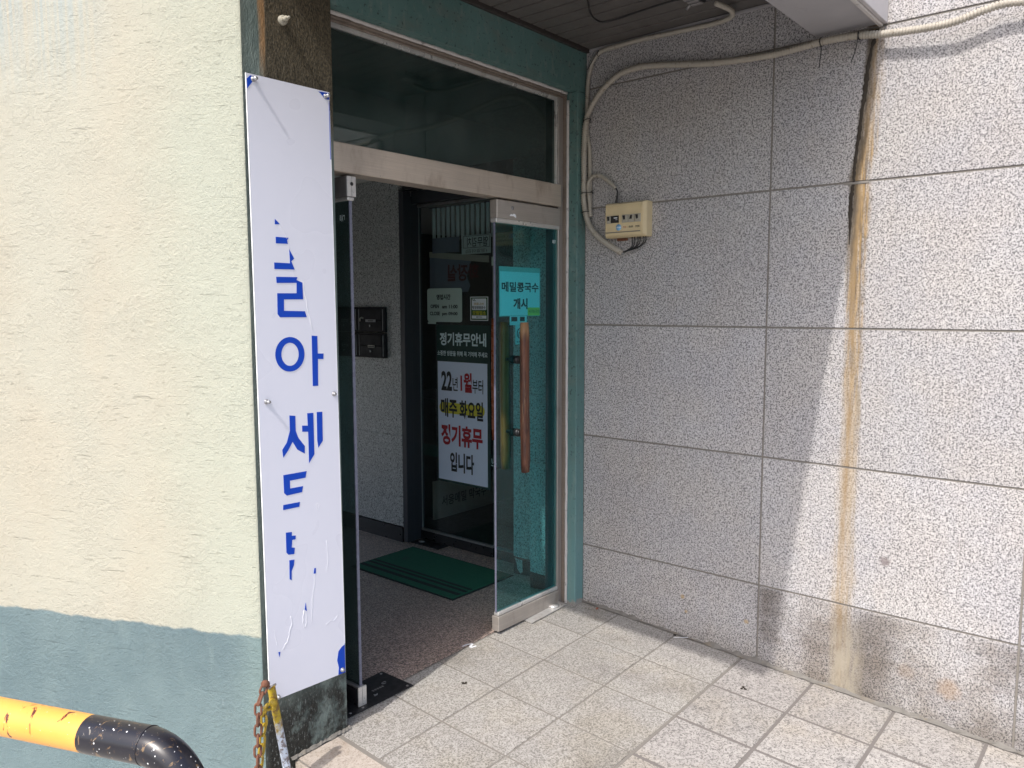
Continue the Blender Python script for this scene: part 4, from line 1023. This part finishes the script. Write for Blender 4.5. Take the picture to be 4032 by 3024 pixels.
sm = [(-.245, -.828, 2.868), (-.190, -.838, 2.868), (-.120, -.842, 2.868), (-.06, -.812, 2.868), (-.030, -.75, 2.868), (-.022, -.66, 2.870), (-.02, -.608, 2.873), (-.02, -.478, 2.877), (-.02, -.341, 2.882), (-.02, -.198, 2.880), (-.02, -.119, 2.877), (-.018, -.077, 2.862), (-.016, -.044, 2.824), (-.014, -.022, 2.754), (-.0135, -.016, 2.680), (-.0135, -.0145, 2.58), (-.0135, -.016, 2.48), (-.012, -.030, 2.396), (-.012, -.034, 2.269), (-.012, -.036, 2.158), (-.014, -.040, 2.085)]
solo('ribbed_conduit', corrugated(bmesh.new(), sm, .0118, .0095), M['conduit'], 'thin ivory ribbed conduit running along the ceiling edge and down the corner', 'conduit', (-.02, -.3, 2.8), 'ribbed conduits on the granite wall')
lo_ = [(-.030, -.054, 2.062), (-.032, -.050, 2.09), (-.032, -.047, 2.136), (-.030, -.036, 2.205), (-.030, -.042, 2.243), (-.030, -.071, 2.264), (-.030, -.112, 2.260), (-.030, -.153, 2.235), (-.030, -.180, 2.212), (-.031, -.202, 2.192)]
solo('ribbed_conduit', corrugated(bmesh.new(), lo_, .0105, .0095), M['conduit'], 'short ivory ribbed conduit looped over the top of the breaker box', 'conduit', (-.03, -.1, 2.2), 'ribbed conduits on the granite wall')
def tie(c, ax, r, tail, label):
    c = Vector(c); ax = Vector(ax).normalized(); u = ax.orthogonal().normalized(); v = ax.cross(u)
    bm = bmesh.new(); tube(bm, [c+(u*math.cos(k/16*6.283)+v*math.sin(k/16*6.283))*r for k in range(16)], .0022, 6, closed=True)
    if tail: tube(bm, catmull(tail, 5), lambda i: .002, 6)
    solo('cable_tie', bm, M['black'], label, 'cable tie', tuple(c), 'black cable ties on the conduits')
tie((-.040, -1.200, 2.683), (0, 1, -.05), .0165, [(-.056, -1.198, 2.684), (-.06, -1.208, 2.652), (-.06, -1.206, 2.61), (-.06, -1.202, 2.574)], 'black cable tie with a long straight tail hanging under the edge beam')
tie((-.045, -1.352, 2.674), (0, 1, -.05), .0165, [(-.060, -1.353, 2.684), (-.062, -1.348, 2.632), (-.062, -1.34, 2.60), (-.06, -1.330, 2.576)], 'black cable tie with a slanting tail, right of the other hanging tie')
tie((-.036, -.030, 2.545), (0, .3, 1), .0190, None, 'black cable tie binding two conduits high in the corner')
tie((-.034, -.034, 2.182), (0, 0, 1), .030, [(-.052, -.050, 2.182), (-.05, -.066, 2.183), (-.05, -.09, 2.193)], 'black cable tie with a short sideways tail left of the breaker box')
tie((-.036, -.028, 2.086), (0, .1, 1), .024, None, 'black cable tie on the thick conduit just left of the breaker box')
tie((-.018, -.088, 2.868), (0, 1, .4), .014, [(-.03, -.088, 2.870), (-.028, -.05, 2.83), (-.022, -.02, 2.80)], 'black cable tie on the thin conduit below the ceiling corner')

# ------------------------------------------------------------------ leaning post, chains, pipe barrier
t = thing('leaning_post', 'leaning pipe post with yellow and flaking pale blue paint in front of the pillar', 'post', (-1.93, -.12, -.26))
top = Vector((-2.0045, -.12, .3165)); bot = Vector((-1.9045, -.12, -.30)); ax = (top-bot).normalized()
bm = bmesh.new(); tube(bm, [bot, bot.lerp(top, .5), top], .0137, 18, caps=False)
tube(bm, [top, top-ax*.03], .0112, 18, caps=False)
# rim
u = ax.orthogonal().normalized(); v = ax.cross(u); o1 = []; i1 = []
for k in range(18):
    a = 2*math.pi*k/18; d = u*math.cos(a)+v*math.sin(a); o1.append(bm.verts.new(top+d*.0137)); i1.append(bm.verts.new(top+d*.0112))
for k in range(18): bm.faces.new([o1[k], o1[(k+1) % 18], i1[(k+1) % 18], i1[k]])
obj('pipe', bm, M['post'], t, smooth=False)
bm = bmesh.new(); tube(bm, catmull([top+Vector((-.012, -.006, .001)), top+Vector((-.008, -.012, .010)), top+Vector((.006, -.010, .012)), top+Vector((.016, -.002, .006)), top+Vector((.016, .008, -.004))], 5), .003, 8)
obj('wire_hook', bm, M['steel_d'], t)
bm = bmesh.new(); cyl(bm, top+Vector((.0, -.004, -.045)), top+Vector((-.012, -.030, -.045)), .013, 12); tube(bm, catmull([top+Vector((-.01, -.02, -.045)), top+Vector((-.03, -.024, -.042)), top+Vector((-.042, -.02, -.048)), top+Vector((-.03, -.022, -.060)), top+Vector((-.008, -.02, -.062))], 5), .0045, 8)
box(bm, top.x-.018, top.x-.002, -.152, -.14, top.z-.068, top.z-.052, bev=.003)
obj('chain_lug', bm, M['chainyel'], t)
bm = bmesh.new(); cyl(bm, top+Vector((-.010, .0, .008)), (-2.047, -.150, .356), .0055, 10); cyl(bm, (-2.0475, -.1515, .3565), (-2.051, -.1575, .359), .0125, 18, r2=.0105)
obj('rusty_bolt', bm, M['rust'], t)
def link_bm():
    bm = bmesh.new(); L_, W_, r = .050, .029, .0042; s = (L_-W_)/2; rr = W_/2-r; pts = []
    for k in range(7): a = math.pi*k/6; pts.append((rr*math.cos(a), 0, s+rr*math.sin(a)))
    for k in range(7): a = math.pi+math.pi*k/6; pts.append((rr*math.cos(a), 0, -s+rr*math.sin(a)))
    return tube(bm, pts, r, 8, closed=True)
def chain(name, label, pts, mat, roll0):
    t = thing(name, label, 'chain', tuple(pts[-1]), 'chains hanging on the leaning post')
    me = None; p = resample(catmull(pts, 10), .0355); base = Vector(pts[-1])
    for i in range(len(p)-1):
        a, b = p[i], p[i+1]
        if (a-b).length < .01: continue
        z = (a-b).normalized(); y = Vector((.75, .66, 0)); y = (y-z*y.dot(z)).normalized(); x = y.cross(z)
        rot = Matrix((x, y, z)).transposed().to_4x4() @ Matrix.Rotation(R(roll0+(90 if i % 2 else 0)+random.uniform(-14, 14)), 4, 'Z')
        if me is None:
            o = obj('link', link_bm(), mat); me = o.data
        else:
            o = D.objects.new('link', me); COL.objects.link(o)
        o.parent = t; o.matrix_local = Matrix.Translation((a+b)/2-base) @ rot
    return t
random.seed(2)
chain('rusty_chain', 'rust brown iron chain hanging from the bolt head of the leaning post', [(-2.040, -.150, .358), (-2.054, -.152, .336), (-2.067, -.154, .318), (-2.077, -.155, .295), (-2.078, -.155, .257), (-2.079, -.155, .225), (-2.082, -.155, .187), (-2.084, -.155, .148), (-2.085, -.155, .114), (-2.086, -.155, .078), (-2.087, -.155, -.05), (-2.088, -.155, -.20)], M['rust'], 12)
chain('yellow_chain', 'worn yellow painted chain hanging behind the rusty one', [(-2.037, -.142, .275), (-2.046, -.136, .242), (-2.044, -.134, .21), (-2.050, -.132, .18), (-2.050, -.130, .147), (-2.058, -.130, .115), (-2.058, -.130, .086), (-2.066, -.130, .05), (-2.068, -.13, -.04), (-2.07, -.13, -.20)], M['chainyel'], 70)

t = thing('pipe_barrier', 'thick yellow and black painted pipe barrier curving down in the foreground', 'barrier', (-2.57, -.66, -.26))
d = Vector((.3925, -.9197, 0)); a0 = Vector((-2.7993, -.1206, .545)); RB = .13
far = a0-d*.92; bord = Vector((-2.685, -.3899, .545)); e0 = a0+d*.462
def arc(n_): return [e0+d*RB*math.sin(k/n_*math.pi/2)+Vector((0, 0, -1))*RB*(1-math.cos(k/n_*math.pi/2)) for k in range(n_+1)]
pr = .0448
obj('yellow_band', tube(bmesh.new(), [far, a0-d*.4, a0, bord], pr, 32, False), M['pipe_y'], t)
last = arc(14)[-1]
obj('black_band', tube(bmesh.new(), [bord]+[bord.lerp(e0, q) for q in (.3, .6)]+arc(14)+[last-Vector((0, 0, .3))], pr+.0004, 32, False), M['pipe_b'], t)
obj('yellow_leg_band', tube(bmesh.new(), [last-Vector((0, 0, .3)), last-Vector((0, 0, .70))], pr, 32, False), M['pipe_y'], t)
bm = bmesh.new(); q = e0+d*.01
tube(bm, [q+(Vector((0, 0, 1))*math.cos(k/30*6.283)+d.cross(Vector((0, 0, 1)))*math.sin(k/30*6.283))*(pr+.0004) for k in range(30)], .0016, 6, closed=True)
obj('weld_seam', bm, M['pipe_b'], t)

# ------------------------------------------------------------------ small litter
bm = bmesh.new(); q = catmull([(-.815, .130, -.020), (-.785, .128, -.0195), (-.762, .114, -.0195), (-.782, .104, -.019), (-.797, .092, -.020), (-.768, .082, -.0185)], 4)
for i in range(len(q)-1):
    a, b = q[i], q[i+1]; s = (b-a).cross(Vector((0, 0, 1))).normalized()*.0060
    f = bm.faces.new([bm.verts.new(p) for p in (a-s+Vector((0, 0, .003)), a+s+Vector((0, 0, .003)), b+s+Vector((0, 0, .0035)), b-s+Vector((0, 0, .003)))])
solo('paper_scrap', bm, M['paper'], 'twisted white paper scrap on the door threshold', 'litter', (-.78, .11, -.02))
def flake(name, x, y, r, mat, label, cat='litter', seed=1):
    random.seed(seed); bm = bmesh.new(); z = fz(x, y)+.004
    for k in range(5):
        a = random.uniform(0, 6.28); cx, cy = x+random.uniform(-1, 1)*r*.6, y+random.uniform(-1, 1)*r*.6
        prism(bm, [(cx+r*.5*math.cos(a+j*1.6)*random.uniform(.6, 1), cy+r*.3*math.sin(a+j*1.6), z) for j in range(4)], (0, 0, .002+.002*random.random()))
    solo(name, bm, mat, label, cat, (x, y, z))
flake('dry_leaf', -.035, -.118, .014, M['leaf'], 'small dry reddish leaf on the floor near the teal jamb', seed=4)
flake('dirt_clump', -.270, -1.045, .016, M['crack'], 'black dirt clump on the floor tile beside the granite wall')
flake('dirt_clump', -1.048, -.105, .016, M['crack'], 'black dirt clump on the floor tile in front of the threshold', seed=9)
flake('dirt_clump', -.030, -.575, .012, M['crack'], 'tiny black dirt clump at the foot of the granite wall', seed=6)
solo('straw', cyl(bmesh.new(), (-.058, -.585, fz(0, -.58)+.005), (-.010, -.640, fz(0, -.62)+.006), .0012, 6), M['paper'], 'thin pale straw lying at the foot of the granite wall', 'litter', (-.03, -.61, -.03))
